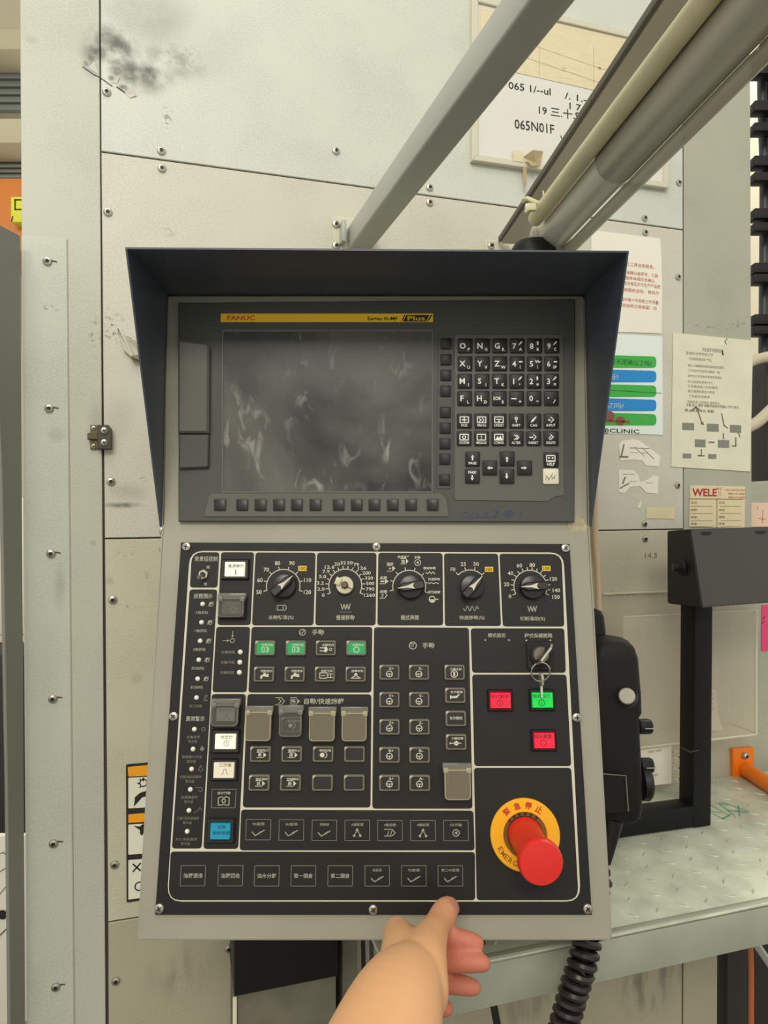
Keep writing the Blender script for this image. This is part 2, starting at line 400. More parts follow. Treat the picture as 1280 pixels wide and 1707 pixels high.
def screen_mat():
    m = mat('screen', (60, 61, 58), 0.3, spec=0.35); nt = m.node_tree; N = nt.nodes; Lk = nt.links; p = N['Principled BSDF']
    tc = N.new('ShaderNodeTexCoord')
    def noise(sc, det, dist=0.0, vec=None):
        n = N.new('ShaderNodeTexNoise'); n.inputs['Scale'].default_value = sc; n.inputs['Detail'].default_value = det; n.inputs['Distortion'].default_value = dist
        Lk.new(vec or tc.outputs['Object'], n.inputs['Vector']); return n.outputs[0]
    def ramp(v, a, b, ca, cb):
        r = N.new('ShaderNodeValToRGB'); r.color_ramp.elements[0].position = a; r.color_ramp.elements[1].position = b
        r.color_ramp.elements[0].color = (ca, ca, ca, 1); r.color_ramp.elements[1].color = (cb, cb, cb, 1); Lk.new(v, r.inputs[0]); return r.outputs[0]
    mp = N.new('ShaderNodeMapping'); mp.inputs['Scale'].default_value = (1.5, 0.8, 1); mp.inputs['Rotation'].default_value = (0, 0, 0.5); Lk.new(tc.outputs['Object'], mp.inputs[0])
    smear = ramp(noise(8, 4, 0.6), 0.40, 0.72, 0.0, 1.0); fine = ramp(noise(48, 7, 0.8, mp.outputs[0]), 0.56, 0.74, 0.0, 1.0); patch = ramp(noise(17, 2), 0.45, 0.62, 0, 1)
    a = N.new('ShaderNodeMath'); a.operation = 'MULTIPLY'; Lk.new(fine, a.inputs[0]); Lk.new(patch, a.inputs[1])
    b = N.new('ShaderNodeMath'); b.operation = 'MULTIPLY'; Lk.new(smear, b.inputs[0]); b.inputs[1].default_value = 0.45
    c = N.new('ShaderNodeMath'); c.operation = 'ADD'; c.use_clamp = True; Lk.new(a.outputs[0], c.inputs[0]); Lk.new(b.outputs[0], c.inputs[1])
    mx = N.new('ShaderNodeMix'); mx.data_type = 'RGBA'; Lk.new(c.outputs[0], mx.inputs[0]); mx.inputs[6].default_value = (*lin((52, 53, 50)), 1); mx.inputs[7].default_value = (*lin((150, 148, 140)), 1)
    Lk.new(mx.outputs[2], p.inputs['Base Color'])
    rr = ramp(c.outputs[0], 0.0, 1.0, 0.28, 0.6); Lk.new(rr, p.inputs['Roughness'])
screen_mat()

# ------------------------------------------------------------------ setting: machine wall of sheet panels
def struct(o): o['kind'] = 'structure'; return o
wall = struct(link(bpy.data.objects.new('wall_back', None), None, W.M))
def wpoly(pts, h=0): return [tuple(W.at(*p, h)[:2]) for p in pts]
def sheet(name, pts, m, h0=-0.003, h1=0.0, gap=0.0010, bev=0.0008, parent=None):
    bm = BM(); prism(bm, inset(wpoly(pts), gap), h0, h1, 0, bev); return obj(name, bm, m, parent or wall, W.M)
b = BM(); prism(b, wpoly([(33, -250), (1250, -250), (1253, 880), (1196, 1420), (1194, 2300), (48, 2300)]), -0.03, -0.0032); obj('backing', b, 'seam_dark', wall, W.M)
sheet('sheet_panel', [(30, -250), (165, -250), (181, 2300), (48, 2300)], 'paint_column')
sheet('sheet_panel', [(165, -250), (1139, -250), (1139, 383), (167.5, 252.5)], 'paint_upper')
sheet('sheet_panel', [(167.5, 252.5), (1139, 383), (1139.5, 882), (173.5, 898)], 'paint_middle')
sheet('sheet_panel', [(173.5, 898), (1139.5, 882), (1138, 1382), (179, 1538)], 'paint_lower')
sheet('sheet_panel', [(179, 1538), (1138, 1382), (1137, 2300), (182, 2300)], 'paint_bottom')
sheet('sheet_panel', [(1140, -250), (1250, -250), (1254, 880), (1258, 1370), (1139, 1382)], 'paint_right')
sheet('sheet_panel', [(1139, 1383), (1197, 1376), (1195, 2300), (1138, 2300)], 'paint_bottom')
b = BM(); prism(b, wpoly([(1257, 803), (1400, 795), (1400, 1350), (1259, 1370)]), -0.06, -0.02, 0, .001); obj('sheet_panel', b, 'paint_right', wall, W.M)
b = BM(); prism(b, wpoly([(36, 394), (112.5, 399), (130, 2300), (49, 2300)]), 0.0, 0.0025, 0, 0.0012); strip = obj('cover_strip', b, 'paint_strip', wall, W.M)
# round-head screws
def screw_mesh(r, h, cross=True):
    bm = BM(); lathe(bm, [(r, 0), (r, h*.35), (r*.86, h*.75), (r*.5, h), (r*.001, h*1.03)], 18, 0)
    if cross:
        for a in (0.5, 0.5+math.pi/2): box(bm, (0, 0, 0), (r*1.05, r*.26, h*.5), 1, M=T(0, 0, h*.8) @ Matrix.Rotation(a, 4, 'Z'))
    else: loft(bm, [z3(circ(r*.5, 6), h*.9), z3(circ(r*.5, 6), h*1.06)], 1)
    me = bpy.data.meshes.new('screw'); bmesh.ops.recalc_face_normals(bm, faces=bm.faces[:]); bm.to_mesh(me); bm.free()
    me.materials.append(MATS['screw_steel']); me.materials.append(MATS['socket']); smooth(me); return me
scr_wall = screw_mesh(0.0056, 0.0034, False); scr_plate = screw_mesh(0.0045, 0.0024)
for (p, q) in [(178, 154), (269, 252), (270, 281), (180, 354), (716, 313), (716, 338), (1131, 305), (1074, 364), (1075, 388), (1130, 462), (185, 803), (272, 885), (272, 914), (188, 1000), (1129, 809), (1074, 873), (1075, 898), (191, 1441), (193, 1635), (560, 252), (381, 1581)]:
    obj('screw', scr_wall, None, wall, W.mat_at(p, q) @ Matrix.Rotation(random.random(), 4, 'Z'))
for (p, q) in [(79, 436), (82, 681), (85, 923), (88, 1165), (89, 1406), (93, 1645)]:
    s_ = obj('screw', scr_wall, None, wall, W.mat_at(p, q, .0025) @ Matrix.Rotation(random.random(), 4, 'Z'))
    ink('screw_streak', [('l', [(2, 0), (9, -2), (15, -1)], 2.5)], W, p, q, 'streak_brown', s_, 0.0028)  # short brown streak to the right of each strip screw
# pale slivers painting highlights on the torn sheet corners near the top left
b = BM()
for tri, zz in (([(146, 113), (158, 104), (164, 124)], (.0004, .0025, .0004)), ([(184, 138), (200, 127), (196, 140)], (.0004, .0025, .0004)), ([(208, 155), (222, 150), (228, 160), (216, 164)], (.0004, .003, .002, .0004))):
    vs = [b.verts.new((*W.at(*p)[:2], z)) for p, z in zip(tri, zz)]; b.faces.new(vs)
obj('torn_edge_highlight', b, mat('torn', (206, 204, 190), 0.5), wall, W.M, sm=False)
ink('scratch_mark', [('l', [(-27, -2), (-8, 8), (0, 10), (22, 22)], 1.6), ('l', [(30, 22), (45, 30)], 2.0)], W, 165, 118, 'socket', wall, 0.0004)
ink('handwritten_mark', [('t', '14.3', 0, 0, 9, 20)], W, 1085, 926, mat('mark_red', (150, 110, 95), .8), wall, 0.0004)
b = BM(); box(b, (1.0, 1.2, -0.02), (9, 9, 0.04)); struct(obj('floor', b, 'concrete'))

# ------------------------------------------------------------------ control panel
CP = thing('control_panel', 'grey machine control panel with black hood, dark display unit and red emergency button', 'control panel', Matrix.Translation(FOLD))
hw = 0.2160; cx = -0.0018
yt = U.at(629, 493).y; yb = L.at(622, 1570).y
pf = [U.M @ Vector((0, yt, 0)), FOLD, L.M @ Vector((0, yb, 0))]
prof = [(pf[0].y, pf[0].z), (pf[1].y, pf[1].z), (pf[2].y, pf[2].z), (0.79, pf[2].z+0.012), (0.84, FOLD.z), (0.84, pf[0].z-0.004)]
b = BM(); loft(b, [[(FOLD.x+cx-hw, y, z) for y, z in prof], [(FOLD.x+cx+hw, y, z) for y, z in prof]])
bmesh.ops.bevel(b, geom=b.edges[:], offset=0.0022, segments=2, affect='EDGES')
obj('housing', b, 'housing_paint', CP)
# worn tape remnants on the right rim
ink('tape_remnant', [('p', [(-16, -14), (14, -16), (20, 18), (8, 36), (-4, 22), (-12, 8)])], U, 960, 876, mat('tape_worn', (176, 166, 136), .7, var=.25, vscale=160), CP, 0.0006)
# hood: top plate and two tapering cheeks
hl, hr = px(212, 418, 0.585), px(1045, 424, 0.585)
ub_l = Vector((FOLD.x+cx-hw, pf[0].y, pf[0].z)); ub_r = Vector((FOLD.x+cx+hw, pf[0].y, pf[0].z))
fl = Vector((FOLD.x+cx-hw, FOLD.y-0.002, FOLD.z)); fr = Vector((FOLD.x+cx+hw, FOLD.y-0.002, FOLD.z))
t_ = 0.0016; up = Vector((0, 0, t_)); ot = Vector((t_, 0, 0)); dn = Vector((0, .03, 0))
def plate(name, a, d, m='hood_black'):
    bm = BM(); loft(bm, [a, [p + d for p in a]]); return obj(name, bm, m, CP, sm=False)
e = Vector((0, 0, .0015))
plate('hood_top', [ub_l+dn+e-ot, ub_r+dn+e+ot, hr+e+ot, hl+e-ot], up)
plate('hood_cheek', [ub_l+dn+e, hl+e, fl, fl+dn], -ot)
plate('hood_cheek', [ub_r+dn+e, hr+e, fr, fr+dn], ot)

# --- display unit
def upoly(pts, h=0): return [tuple(U.at(*p, h)[:2]) for p in pts]
b = BM(); prism(b, upoly([(300, 508), (956, 502), (955, 871), (300, 870)]), 0.0, 0.006, 0, .001); DU = obj('display_unit', b, 'unit_grey', CP, U.M)
H = 0.006
b = BM(); o_ = upoly([(370, 549.5), (722, 549.5), (722, 822), (370, 822)], H); i_ = upoly([(373, 554), (719, 554), (719, 819), (373, 819)], H)
loft(b, [z3(o_, H-.0005), z3(o_, H+.0012), z3(i_, H+.0012), z3(i_, H-.0005)], cap0=False, cap1=False); obj('screen_bezel', b, 'unit_grey_light', DU, U.M)
b = BM(); prism(b, i_, H-.0005, H+.0004); obj('screen', b, 'screen', DU, U.M)
b = BM(); prism(b, upoly([(368, 523), (721.5, 523), (721.5, 537), (368, 537)], H), H, H+.0005); BD = obj('brand_strip', b, 'badge_yellow', DU, U.M)
ink('brand_lettering', [('t', 'FANUC', -143, 0, 7.6, 46)], U, 544.7, 530, 'badge_red', DU, H+.0007, .02)
ink('brand_lettering', [('t', 'Series 0i-MF', 93, 1, 6, 51), ('p', [(124, 6), (129, -5), (176, -5), (169, 6)])], U, 544.7, 530, 'ink_black', DU, H+.0007, .02)
ink('brand_lettering', [('t', 'Plus', 149, 0.5, 7.2, 29), ('l', [(166, 6), (172, -5)], 1.4), ('l', [(126, 6), (132, -5)], 1.2)], U, 544.7, 530, 'badge_yellow', DU, H+.0009, .01)
# card slot covers
b = BM(); prism(b, upoly([(297, 567), (345, 573), (349, 578), (348, 722), (297, 722)], .012), H, .014, 0, .002); obj('card_cover', b, 'unit_grey_light', DU, U.M)
b = BM(); prism(b, upoly([(298, 724), (348, 724), (347, 779), (298, 781)], .010), H, .011, 0, .001); obj('card_cover', b, 'unit_grey', DU, U.M)
b = BM(); prism(b, rpoly(upoly([(340, 861.5), (347, 828), (354, 822), (734, 822), (744, 830), (748, 861.5)], H), .0012, 2), H, H+.0012, 0, .0005); obj('soft_key_tray', b, 'unit_grey_light', DU, U.M)
b = BM(); prism(b, rpoly(upoly([(757, 558), (938, 558), (940, 826), (925, 828), (912, 836), (757, 834)], H), .002, 2), H, H+.0010, 0, .0004); obj('key_field', b, 'unit_grey_light', DU, U.M)  # paler grey here paints the light falling on the key area
b = BM(); prism(b, rpoly(upoly([(730, 558), (756, 558), (753, 815), (727, 815)], H), .002, 2), H, H+.0008, 0, .0004); obj('key_field', b, 'unit_grey', DU, U.M)
ink('handwritten_mark', [('l', [(-52, 2), (-40, -3), (-38, 4), (-28, -2)], .9), ('l', [(-22, -3), (-22, 5)], .9), ('l', [(-14, -2), (-4, -2), (-12, 5), (-2, 4)], .9), ('l', [(4, -4), (14, -4), (4, 4), (15, 3)], .9), ('t', '参', 30, 0, 15, 18), ('l', [(-50, 6), (10, 5)], .7), ('l', [(50, -6), (50, 4)], 1.2)], U, 818, 857, 'blue_ink', DU, H+.0003)
def keycap(w_, h_, hh, m, r=.0008, top=.0007):
    bm = BM(); loft(bm, [z3(rrect(w_, h_, r), 0), z3(rrect(w_, h_, r), hh-.0006), z3(rrect(w_-2*top, h_-2*top, r), hh)])
    me = bpy.data.meshes.new('key'); bmesh.ops.recalc_face_normals(bm, faces=bm.faces[:]); bm.to_mesh(me); bm.free(); me.materials.append(MATS[m]); smooth(me); return me
s0 = U.sx(640, 690)
k_soft = keycap(19*s0, 19*s0, .0022, 'key_black_smooth'); k_vert = keycap(18*s0, 18*s0, .0022, 'key_black')
k_mdi = keycap(23.8*s0, 23.8*s0, .0026, 'key_black'); k_wht = keycap(25.5*s0, 25.5*s0, .0026, 'key_white', .0016)
for x in (367, 404, 434.5, 465, 495, 526, 564.5, 594.6, 624, 654.5, 685, 721): obj('soft_key', k_soft, None, CP, U.mat_at(x, 841.5, H+.0010))
for i, y in enumerate((573.4, 600, 626, 652.5, 687.6, 714, 740, 765.5, 800)): obj('soft_key', k_vert, None, CP, U.mat_at(743.5-i*.35, y, H+.0006))
def mdi(p, q, items, me=k_mdi, inkm='ink_bright', bold=.02):
    k = obj('key', me, None, CP, U.mat_at(p, q, H+.0010))
    if items: ink('legend', items, U, p, q, inkm, k, H+.0039, bold)
    return k
def two(a, b_): return [('t', a, -4.2, -.5, 9.5), ('t', b_, 6, 5.5, 5.2)]
arr = {'ne': [('p', [(2, -1), (3.5, -4), (7.5, -8.5), (9, -7), (6, -3.5)])], 'dn': [('p', [(4.2, -8), (7, -8), (6.8, -2), (4.5, -2)])], 'w': [('p', [(3, -3.5), (4.5, -5), (9.5, -4.6), (9.5, -2.6), (4.5, -2.2)])], 'm': [('l', [(2, -6), (4, -2), (6, -6), (8, -2), (10, -4)], 1.5)]}
def num(a, b_, ar): return [('t', a, -4.6, 0, 9.5), ('t', b_, 5.6, 5.2, 5)] + arr[ar]
rows = [[two('O', 'P'), two('N', 'Q'), two('G', 'R'), num('7', 'A', 'ne'), num('8', 'B', 'dn'), num('9', 'C', 'ne')],
        [two('X', 'U'), two('Y', 'V'), two('Z', 'W'), num('4', '[', 'w'), num('5', ']', 'm'), num('6', 'SP', 'w')],
        [two('M', 'I'), two('S', 'J'), two('T', 'K'), [('t', '1', -5, 0, 9.5), ('t', ',', 5, 5, 3)]+arr['ne'], [('t', '2', -4.6, 0, 9.5), ('t', '#', 6, 5.2, 4.5)]+arr['dn'], [('t', '3', -4.6, 0, 9.5), ('t', '=', 6, 5, 3)]+arr['ne']],
        [two('F', 'L'), two('H', 'D'), [('t', 'EOB', -3.5, -.5, 5.6, 12), ('t', 'E', 6, 5.5, 5)], [('l', [(-8, 0), (-.5, 0)], 1.8), ('t', '+', 6, 4.8, 4.5)], [('t', '0', -4.4, -.5, 9.5), ('t', '*', 6, 5, 4.5)], [('d', -4.5, -1, 1.3), ('l', [(4, 7), (7, 2)], 1.2)]]]
for ri, (q, row) in enumerate(zip((577, 606.6, 635.7, 664.5), rows)):
    for ci, it in enumerate(row): mdi(775.3 + ci*28.85 - ri*.35, q, it)
fr_ = [('l', [(-7, -7), (7, -7), (7, 2.5), (-7, 2.5), (-7, -7)], 1.5)]
fn = [[fr_+[('l', [(-3.5, -2.2), (3.5, -2.2)], 1.6), ('l', [(0, -5.5), (0, 1)], 1.6), ('t', 'POS', 0, 7, 4.4, 10)], fr_+[('l', [(-4, -5), (-1, -2), (-4, 1)], 1.3), ('l', [(1, -5), (4, -2), (1, 1)], 1.3), ('t', 'PROG', 0, 7, 4.4, 14)], fr_+[('l', [(-4, -3), (4, -3)], 1.3), ('d', 0, 0, 1.5), ('t', 'OFS/SET', 0, 7, 4.4, 16)], [('o', 0, -4.5, 1.8, 1.6), ('l', [(0, -3), (0, 2)], 1.6), ('t', 'SHIFT', 0, 7, 4.4, 14)], [('p', [(-5, 3), (-3, -2), (4, -8), (5, -7), (0, 0)]), ('t', 'CAN', 0, 7, 4.4, 11)], [('l', [(0, -6.5), (4.5, -2.5), (0, 2)], 1.5), ('p', [(-5, -4), (-1, -3), (-1, -1), (-5, 0), (-3.5, -2)]), ('t', 'INPUT', 0, 7, 4.4, 15)]],
      [fr_+[('o', 0, -2, 2.6, 1.4), ('t', 'SYSTEM', 0, 7, 4.2, 16)], fr_+[('t', '?', 0, -2, 6.5), ('t', 'MESSAGE', 0, 7, 4.2, 17)], fr_+[('p', [(-6, 2), (-2, -4), (0, -1), (3, -5), (6, 2)]), ('t', 'CSTM/GR', 0, 7, 4.2, 17)], [('l', [(-3, -6), (2.5, -2), (-3, 2)], 1.4), ('l', [(1, -6), (5, -2), (1, 2)], 1.3), ('t', 'ALTER', 0, 7, 4.2, 15)], [('l', [(0, -6.5), (4.5, -2.5), (0, 2)], 1.4), ('l', [(-6, -2), (-1, -2)], 2), ('t', 'INSERT', 0, 7, 4.2, 16)], [('l', [(0, -6.5), (4.5, -2.5), (-1, 2), (-3, -1), (2, -5)], 1.4), ('t', 'DELETE', 0, 7, 4.2, 15)]]]
for ri, (q, row) in enumerate(zip((702, 731), fn)):
    for ci, it in enumerate(row): mdi(773.8 + ci*28.9 - ri*.3, q, it, bold=.012)
def arrow(dx, dy, k=4.2, x=0, y=0):
    n = (-dy, dx); return [('l', [(x-dx*k, y-dy*k), (x+dx*k*.2, y+dy*k*.2)], 2.2), ('p', [(x+dx*k, y+dy*k), (x+n[0]*2.8, y+n[1]*2.8), (x-n[0]*2.8, y-n[1]*2.8)])]
mdi(787.5, 765.6, arrow(0, -1, 4, 0, -3)+[('t', 'PAGE', 0, 6.5, 4.5, 13)]); mdi(787, 793.8, arrow(0, 1, 4, 0, 3)+[('t', 'PAGE', 0, -6.5, 4.5, 13)])
mdi(816, 780, arrow(-1, 0)); mdi(845, 765, arrow(0, -1)); mdi(844.5, 794, arrow(0, 1)); mdi(874, 780, arrow(1, 0))
mdi(918, 766.5, fr_+[('d', -3, -3, 1.5), ('d', 3, -3, 1.5), ('l', [(-5, 1.5), (5, 1.5)], 1.4), ('t', 'HELP', 0, 7.2, 4.8, 13)])
mdi(917.5, 794.4, [('l', [(-8, 5), (-7, -1), (-3, 3), (-5, 5)], .8), ('l', [(-3, 6), (4, -6)], .9), ('l', [(2, -2), (3, 4), (7, 0), (6, 4), (8, -3)], .8)], k_wht, 'ink_grey', 0)

# --- operator plate with its white-ruled fields
def lpoly(pts, h=0): return [tuple(L.at(*p, h)[:2]) for p in pts]
b = BM(); prism(b, lpoly([(303, 905), (948, 907.5), (985, 1523), (260, 1523)]), 0.0, 0.003, 0, .0004); PLT = obj('operator_plate', b, 'plate_black', CP, L.M)
H0 = .0030; HF = .0034
def flat(name, pts, h, m, parent, rad=0):
    bm = BM(); P = lpoly(pts, h); P = inset(P, -.0003) if m == 'field_black' else P; P = rpoly(P, rad) if rad else P
    f = bm.faces.new([bm.verts.new((*p, h)) for p in P]); f.normal_update()
    if f.normal.z < 0: f.normal_flip()
    return obj(name, bm, m, parent, L.M, sm=False, rec=False)
flat('white_ruling', [(316.5, 918.3), (939, 921), (968, 1503), (278, 1503)], H0+.0002, 'ink_white', PLT, [.0135]*4)
sm_ = .0032
cells = [([(320, 921), (365, 921), (362, 979), (317, 979)], [.011, sm_, sm_, sm_]), ([(369, 921), (423, 921), (417, 1041.5), (363, 1041.5)], sm_), ([(426.5, 921.5), (525.5, 922), (522, 1042), (420.5, 1042)], sm_), ([(529, 922), (627, 922), (625.5, 1042), (526, 1042)], sm_), ([(631, 922), (737, 922.5), (738, 1042), (629.5, 1042)], sm_), ([(740.5, 923), (829.5, 923.5), (834.5, 1043), (742, 1043)], sm_), ([(833, 923.5), (935.5, 924), (940, 1044), (838.5, 1044)], [sm_, .011, sm_, sm_]),
         ([(316.5, 983), (361.5, 983), (335.5, 1414), (287, 1414)], sm_), ([(361, 1045.5), (416.5, 1045.5), (410.5, 1153.5), (354.5, 1153.5)], sm_), ([(420, 1045.5), (620, 1045.5), (618.5, 1154), (414.5, 1154)], sm_), ([(353.5, 1157.5), (409.5, 1157.5), (396.5, 1414.5), (339.5, 1414.5)], sm_), ([(413, 1157.5), (618.5, 1158), (617, 1345.5), (405, 1345.5)], sm_), ([(624, 1046), (781, 1047), (787, 1347.5), (621, 1347.5)], sm_), ([(785, 1048), (940, 1048), (942.5, 1121), (787.5, 1121)], sm_), ([(787.5, 1125), (943.5, 1125), (951.5, 1276.5), (791, 1276.5)], sm_), ([(790.5, 1280.5), (951.5, 1280.5), (964, 1500), (795, 1500)], [sm_, sm_, .011, sm_]), ([(402.5, 1350), (788.5, 1352), (790.5, 1417), (400, 1417)], sm_), ([(285, 1420), (791, 1421), (791.5, 1500), (281, 1500)], [sm_, sm_, sm_, .011])]
for pts, rad in cells: flat('label_field', pts, HF, 'field_black', PLT, rad)
def linkp(name, items, p, q, m='ink_dim', bold=.015): return ink(name, items, L, p, q, m, PLT, HF+.0002, bold)
for (p, q) in [(311, 911.5), (627.5, 911.5), (942, 914), (289.5, 1194), (961, 1196), (266, 1514), (622, 1516), (979, 1514.5)]: obj('plate_screw', scr_plate, None, CP, L.mat_at(p, q, H0) @ Matrix.Rotation(random.random()*3, 4, 'Z'))
# printed headings
linkp('printed_heading', [('t', '背景燈控制', 0, 0, 8.5, 38), ('t', '開', 4, 14, 5), ('t', '關', 1, 42, 5)], 343.5, 931.5)
linkp('printed_heading', [('t', '狀態顯示', 0, 0, 8.5, 31)], 338.5, 993.5); linkp('printed_heading', [('t', '異常警示', 0, 0, 8.5, 31)], 325.5, 1198)
linkp('printed_heading', [('t', '手動', 12, 0, 9.5, 20), ('o', -14, 0, 5, 1.4), ('l', [(-18, 1), (-14, 2), (-13, -2), (-9, -3)], 1.2)], 518, 1054)
linkp('printed_heading', [('t', '自動/快速編輯', 18, 0, 10, 66), ('l', [(-63, -6), (-53, -6), (-48, 0), (-53, 6), (-63, 6)], 1.2), ('l', [(-58, -4), (-53, 0), (-58, 4)], 1.2), ('l', [(-38, -6), (-28, -6)], 1.2), ('l', [(-38, 6), (-28, 6)], 1.2), ('p', [(-29, -6), (-22, 0), (-29, 6), (-26, 0)]), ('t', '編', -34, 0, 9)], 522, 1169)
linkp('printed_heading', [('t', '手動', 13, 0, 9.5, 20), ('o', -13, 0, 6, 1.5), ('l', [(-17, -3), (-10, -3)], 1.2), ('l', [(-17, 0), (-13, 2), (-12, -1)], 1.2)], 701, 1076)
linkp('printed_heading', [('t', '模式設定', 0, 0, 7.5, 30), ('t', '●', -19.5, 8, 3), ('t', '●', 20, 8, 3)], 828, 1059)
linkp('printed_heading', [('t', '程式保護開關', 0, 0, 7.5, 46), ('t', '●', -20, 8, 3), ('t', '●', 20, 8, 3)], 897, 1059.5)
# status lamps
def lamp(p, q, r=3.6):
    bm = BM(); rr = r*L.sx(p, q); lathe(bm, [(rr*1.1, 0), (rr*1.1, .0004), (rr, .0008), (rr*.6, .0018), (rr*.05, .0022)], 14); obj('status_lamp', bm, 'led_white', CP, L.mat_at(p, q, HF))
hm = [('p', [(9.5, 2.5), (11, -2.5), (15.5, -3.5), (17.5, -1)]), ('o', 14, 0, 3.4, 1), ('l', [(10, 3.5), (18, -3.5)], .9)]
st = [(337.8, 1007, 'X軸原點', hm), (336, 1037.5, 'Y軸原點', hm), (333.7, 1068.5, 'Z軸原點', hm), (331.4, 1100, '第四軸原點', hm), (329.5, 1131.6, '第五軸原點', hm), (327.6, 1163, '換刀準備', [('l', [(12, 5), (14, -4), (18, -4), (15, 1), (18, 5), (12, 5)], .9)])]
for p, q, t, ic in st:
    lamp(p, q); linkp('printed_label', [('t', t, -1, 14, 5.2, 21)] + ic, p, q, 'ink_grey' if t == '換刀準備' else 'ink_dim', .0)
st = [(324, 1215.6, '主軸過載', '警示燈', [('o', 15, 0, 3, .9)]), (321.8, 1248.7, '氣壓壓力不足', '警示燈', [('p', [(15, -6), (19, 0), (15, 4), (11, 0)])]), (319.4, 1282, '切削油系統異常', '警示燈', [('l', [(15, -6), (19, 2), (15, 4), (11, 2), (15, -6)], .9)]), (317.3, 1316, '排屑機過載', '警示燈', [('l', [(9, -3), (19, -3), (20, 2), (16, 4), (14, 1)], 1)]), (315, 1351, '刀庫刀臂系統異常', '警示燈', [('l', [(9, 4), (15, 0), (18, -5), (21, 0)], .9)]), (312, 1386, 'ATC系統異常', '警示燈', [])]
for p, q, t, t2, ic in st:
    lamp(p, q); linkp('printed_label', [('t', t, -1, 13, 5, min(36, 5.6*len(t))), ('t', t2, -2, 20.5, 5, 15)] + ic, p, q, 'ink_grey', .005)
linkp('printed_label', [('o', 0, 6, 3.4, 1), ('l', [(0, -10), (0, 2)], 1), ('l', [(-16, 6), (-4, 6)], 1), ('p', [(-2, -3), (2, -3), (0, 2)]), ('p', [(-9, 4), (-9, 8), (-4, 6)])], 387.5, 1062)
for (p, q), t in zip([(400.6, 1087), (399.8, 1104), (399, 1121)], ('主軸高檔', '主軸中檔', '主軸低檔')): lamp(p, q, 3.8); linkp('printed_label', [('t', t, -20.5, 0, 5, 23)], p, q, 'ink_grey', .01)

# toggle switch
sw = obj('toggle_switch', (lambda bm: (lathe(bm, [(.0052, 0), (.0052, .0025), (.0048, .003)], 6, 0, a0=.4), lathe(bm, [(.0024, .003), (.0024, .0055)], 12, 1), bm)[-1])(BM()), ['screw_steel', 'socket'], CP, L.mat_at(339.5, 958, HF))
b = BM(); a_ = L.at(339.5, 958, HF+.005); c_ = L.at(330.5, 962.5, HF+.013); tube(b, [a_, (a_+c_)/2, c_], [.0011, .0014, .0018], 10); obj('lever', b, 'chrome', sw, L.M)

# push buttons
def ring_key(cap):
    bm = BM(); w_, h_ = .0196, .0143; ow = rrect(w_, h_, .0018); iw = rrect(w_-.0032, h_-.0032, .0012)
    loft(bm, [z3(ow, 0), z3(ow, .0034), z3(inset(ow, .0006), .0042), z3(iw, .0042), z3(iw, .001)], 0, False, False)
    loft(bm, [z3(rrect(w_-.0034, h_-.0034, .001), .0005), z3(rrect(w_-.0034, h_-.0034, .001), .0036)], 1)
    loft(bm, [z3([(-.0092, .0066), (-.0092, .003), (-.0056, .0066)], .0036), z3([(-.0092, .0066), (-.0092, .0034), (-.0060, .0066)], .0046)], 2)
    me = bpy.data.meshes.new('push_key'); bmesh.ops.recalc_face_normals(bm, faces=bm.faces[:]); bm.to_mesh(me); bm.free()
    for m in ('clear_rim', cap, 'led_clear'): me.materials.append(MATS[m])
    smooth(me); return me
rk_b, rk_g = ring_key('cap_black'), ring_key('cap_green')
def pkey(p, q, items, me=rk_b):
    k = obj('push_key', me, None, CP, L.mat_at(p, q, HF))
    if items: ink('legend', items, L, p, q, 'ink_white', k, HF+.0038, .012)
    return k
def tt(t, wd=None): return [('t', t, 3, -5, 4.2, wd or min(22, 5*len(t)))]
spin = [('l', [(-6, -1), (-2, -1), (-2, 7), (-6, 7), (-6, -1)], 1.2), ('arc', 1, 3, 4.2, -70, 70, 1.2), ('arc', -1, 3, 4.2, -70, 70, 1)]
faucet = [('p', [(-7, 8), (-7, 3), (-3, 1), (-1, -1), (-4, -2), (4, -2), (1, -1), (3, 1), (6, -1), (7, 5), (4, 5), (1, 4), (-4, 4), (-4, 8)])]
pkey(442.7, 1080, tt('主軸正轉')+spin, rk_g); pkey(493.7, 1080, tt('主軸反轉')+spin, rk_g)
pkey(543.6, 1080, tt('主軸定位')+[('l', [(-10, 0), (-3, 0)], 1.4), ('l', [(-10, 5), (-3, 5)], 1.4), ('p', [(-3, -2), (1, -2), (3, 2.5), (1, 7), (-3, 7)]), ('o', 7.5, 2.5, 2.2, 1)]); pkey(594, 1080, tt('主軸停止')+[('o', 0, 3, 4.5, 1.4)], rk_g)
pkey(441, 1123.5, tt('切削液水')+faucet); pkey(492, 1123.5, tt('切削液氣')+faucet)
pkey(542, 1123.5, tt('排屑正轉')+[('l', [(-9, -2), (2, -2), (5, 3), (2, 7), (-9, 7), (-9, -2)], 1.3), ('t', '工', 9, 3, 7), ('l', [(-6, 2.5), (0, 2.5)], 1)]); pkey(593, 1123.5, tt('自動吹氣')+[('d', 0, 1, 2.6), ('l', [(-7, 7), (0, 2), (7, 7)], 1.5), ('l', [(-8, 7), (8, 7)], 1.2)])
arw = lambda t: [('p', [(4, -4+2), (9, 2.5), (4, 7)]), ('l', [(-7, -2), (3, -2)], 1), ('l', [(-7, 7), (3, 7)], 1), ('t', t, -2, 2.5, 6)]
for (p, q), t, ic in [((435, 1256), '單節執行', arw('單')), ((487, 1256), '選擇停止', arw('選')), ((539, 1256), '單節忽略', [('d', -2, 2.5, 4), ('arc', 1, 2.5, 5, -80, 80, 1.2)]), ((591, 1256), '', []), ((433, 1303.6), '程式測試', arw('試')), ((485, 1303.6), '機械鎖定', arw('鎖')), ((538, 1303.6), '', []), ((590.5, 1303.6), '', [])]: pkey(p, q, (tt(t)+ic) if t else [])
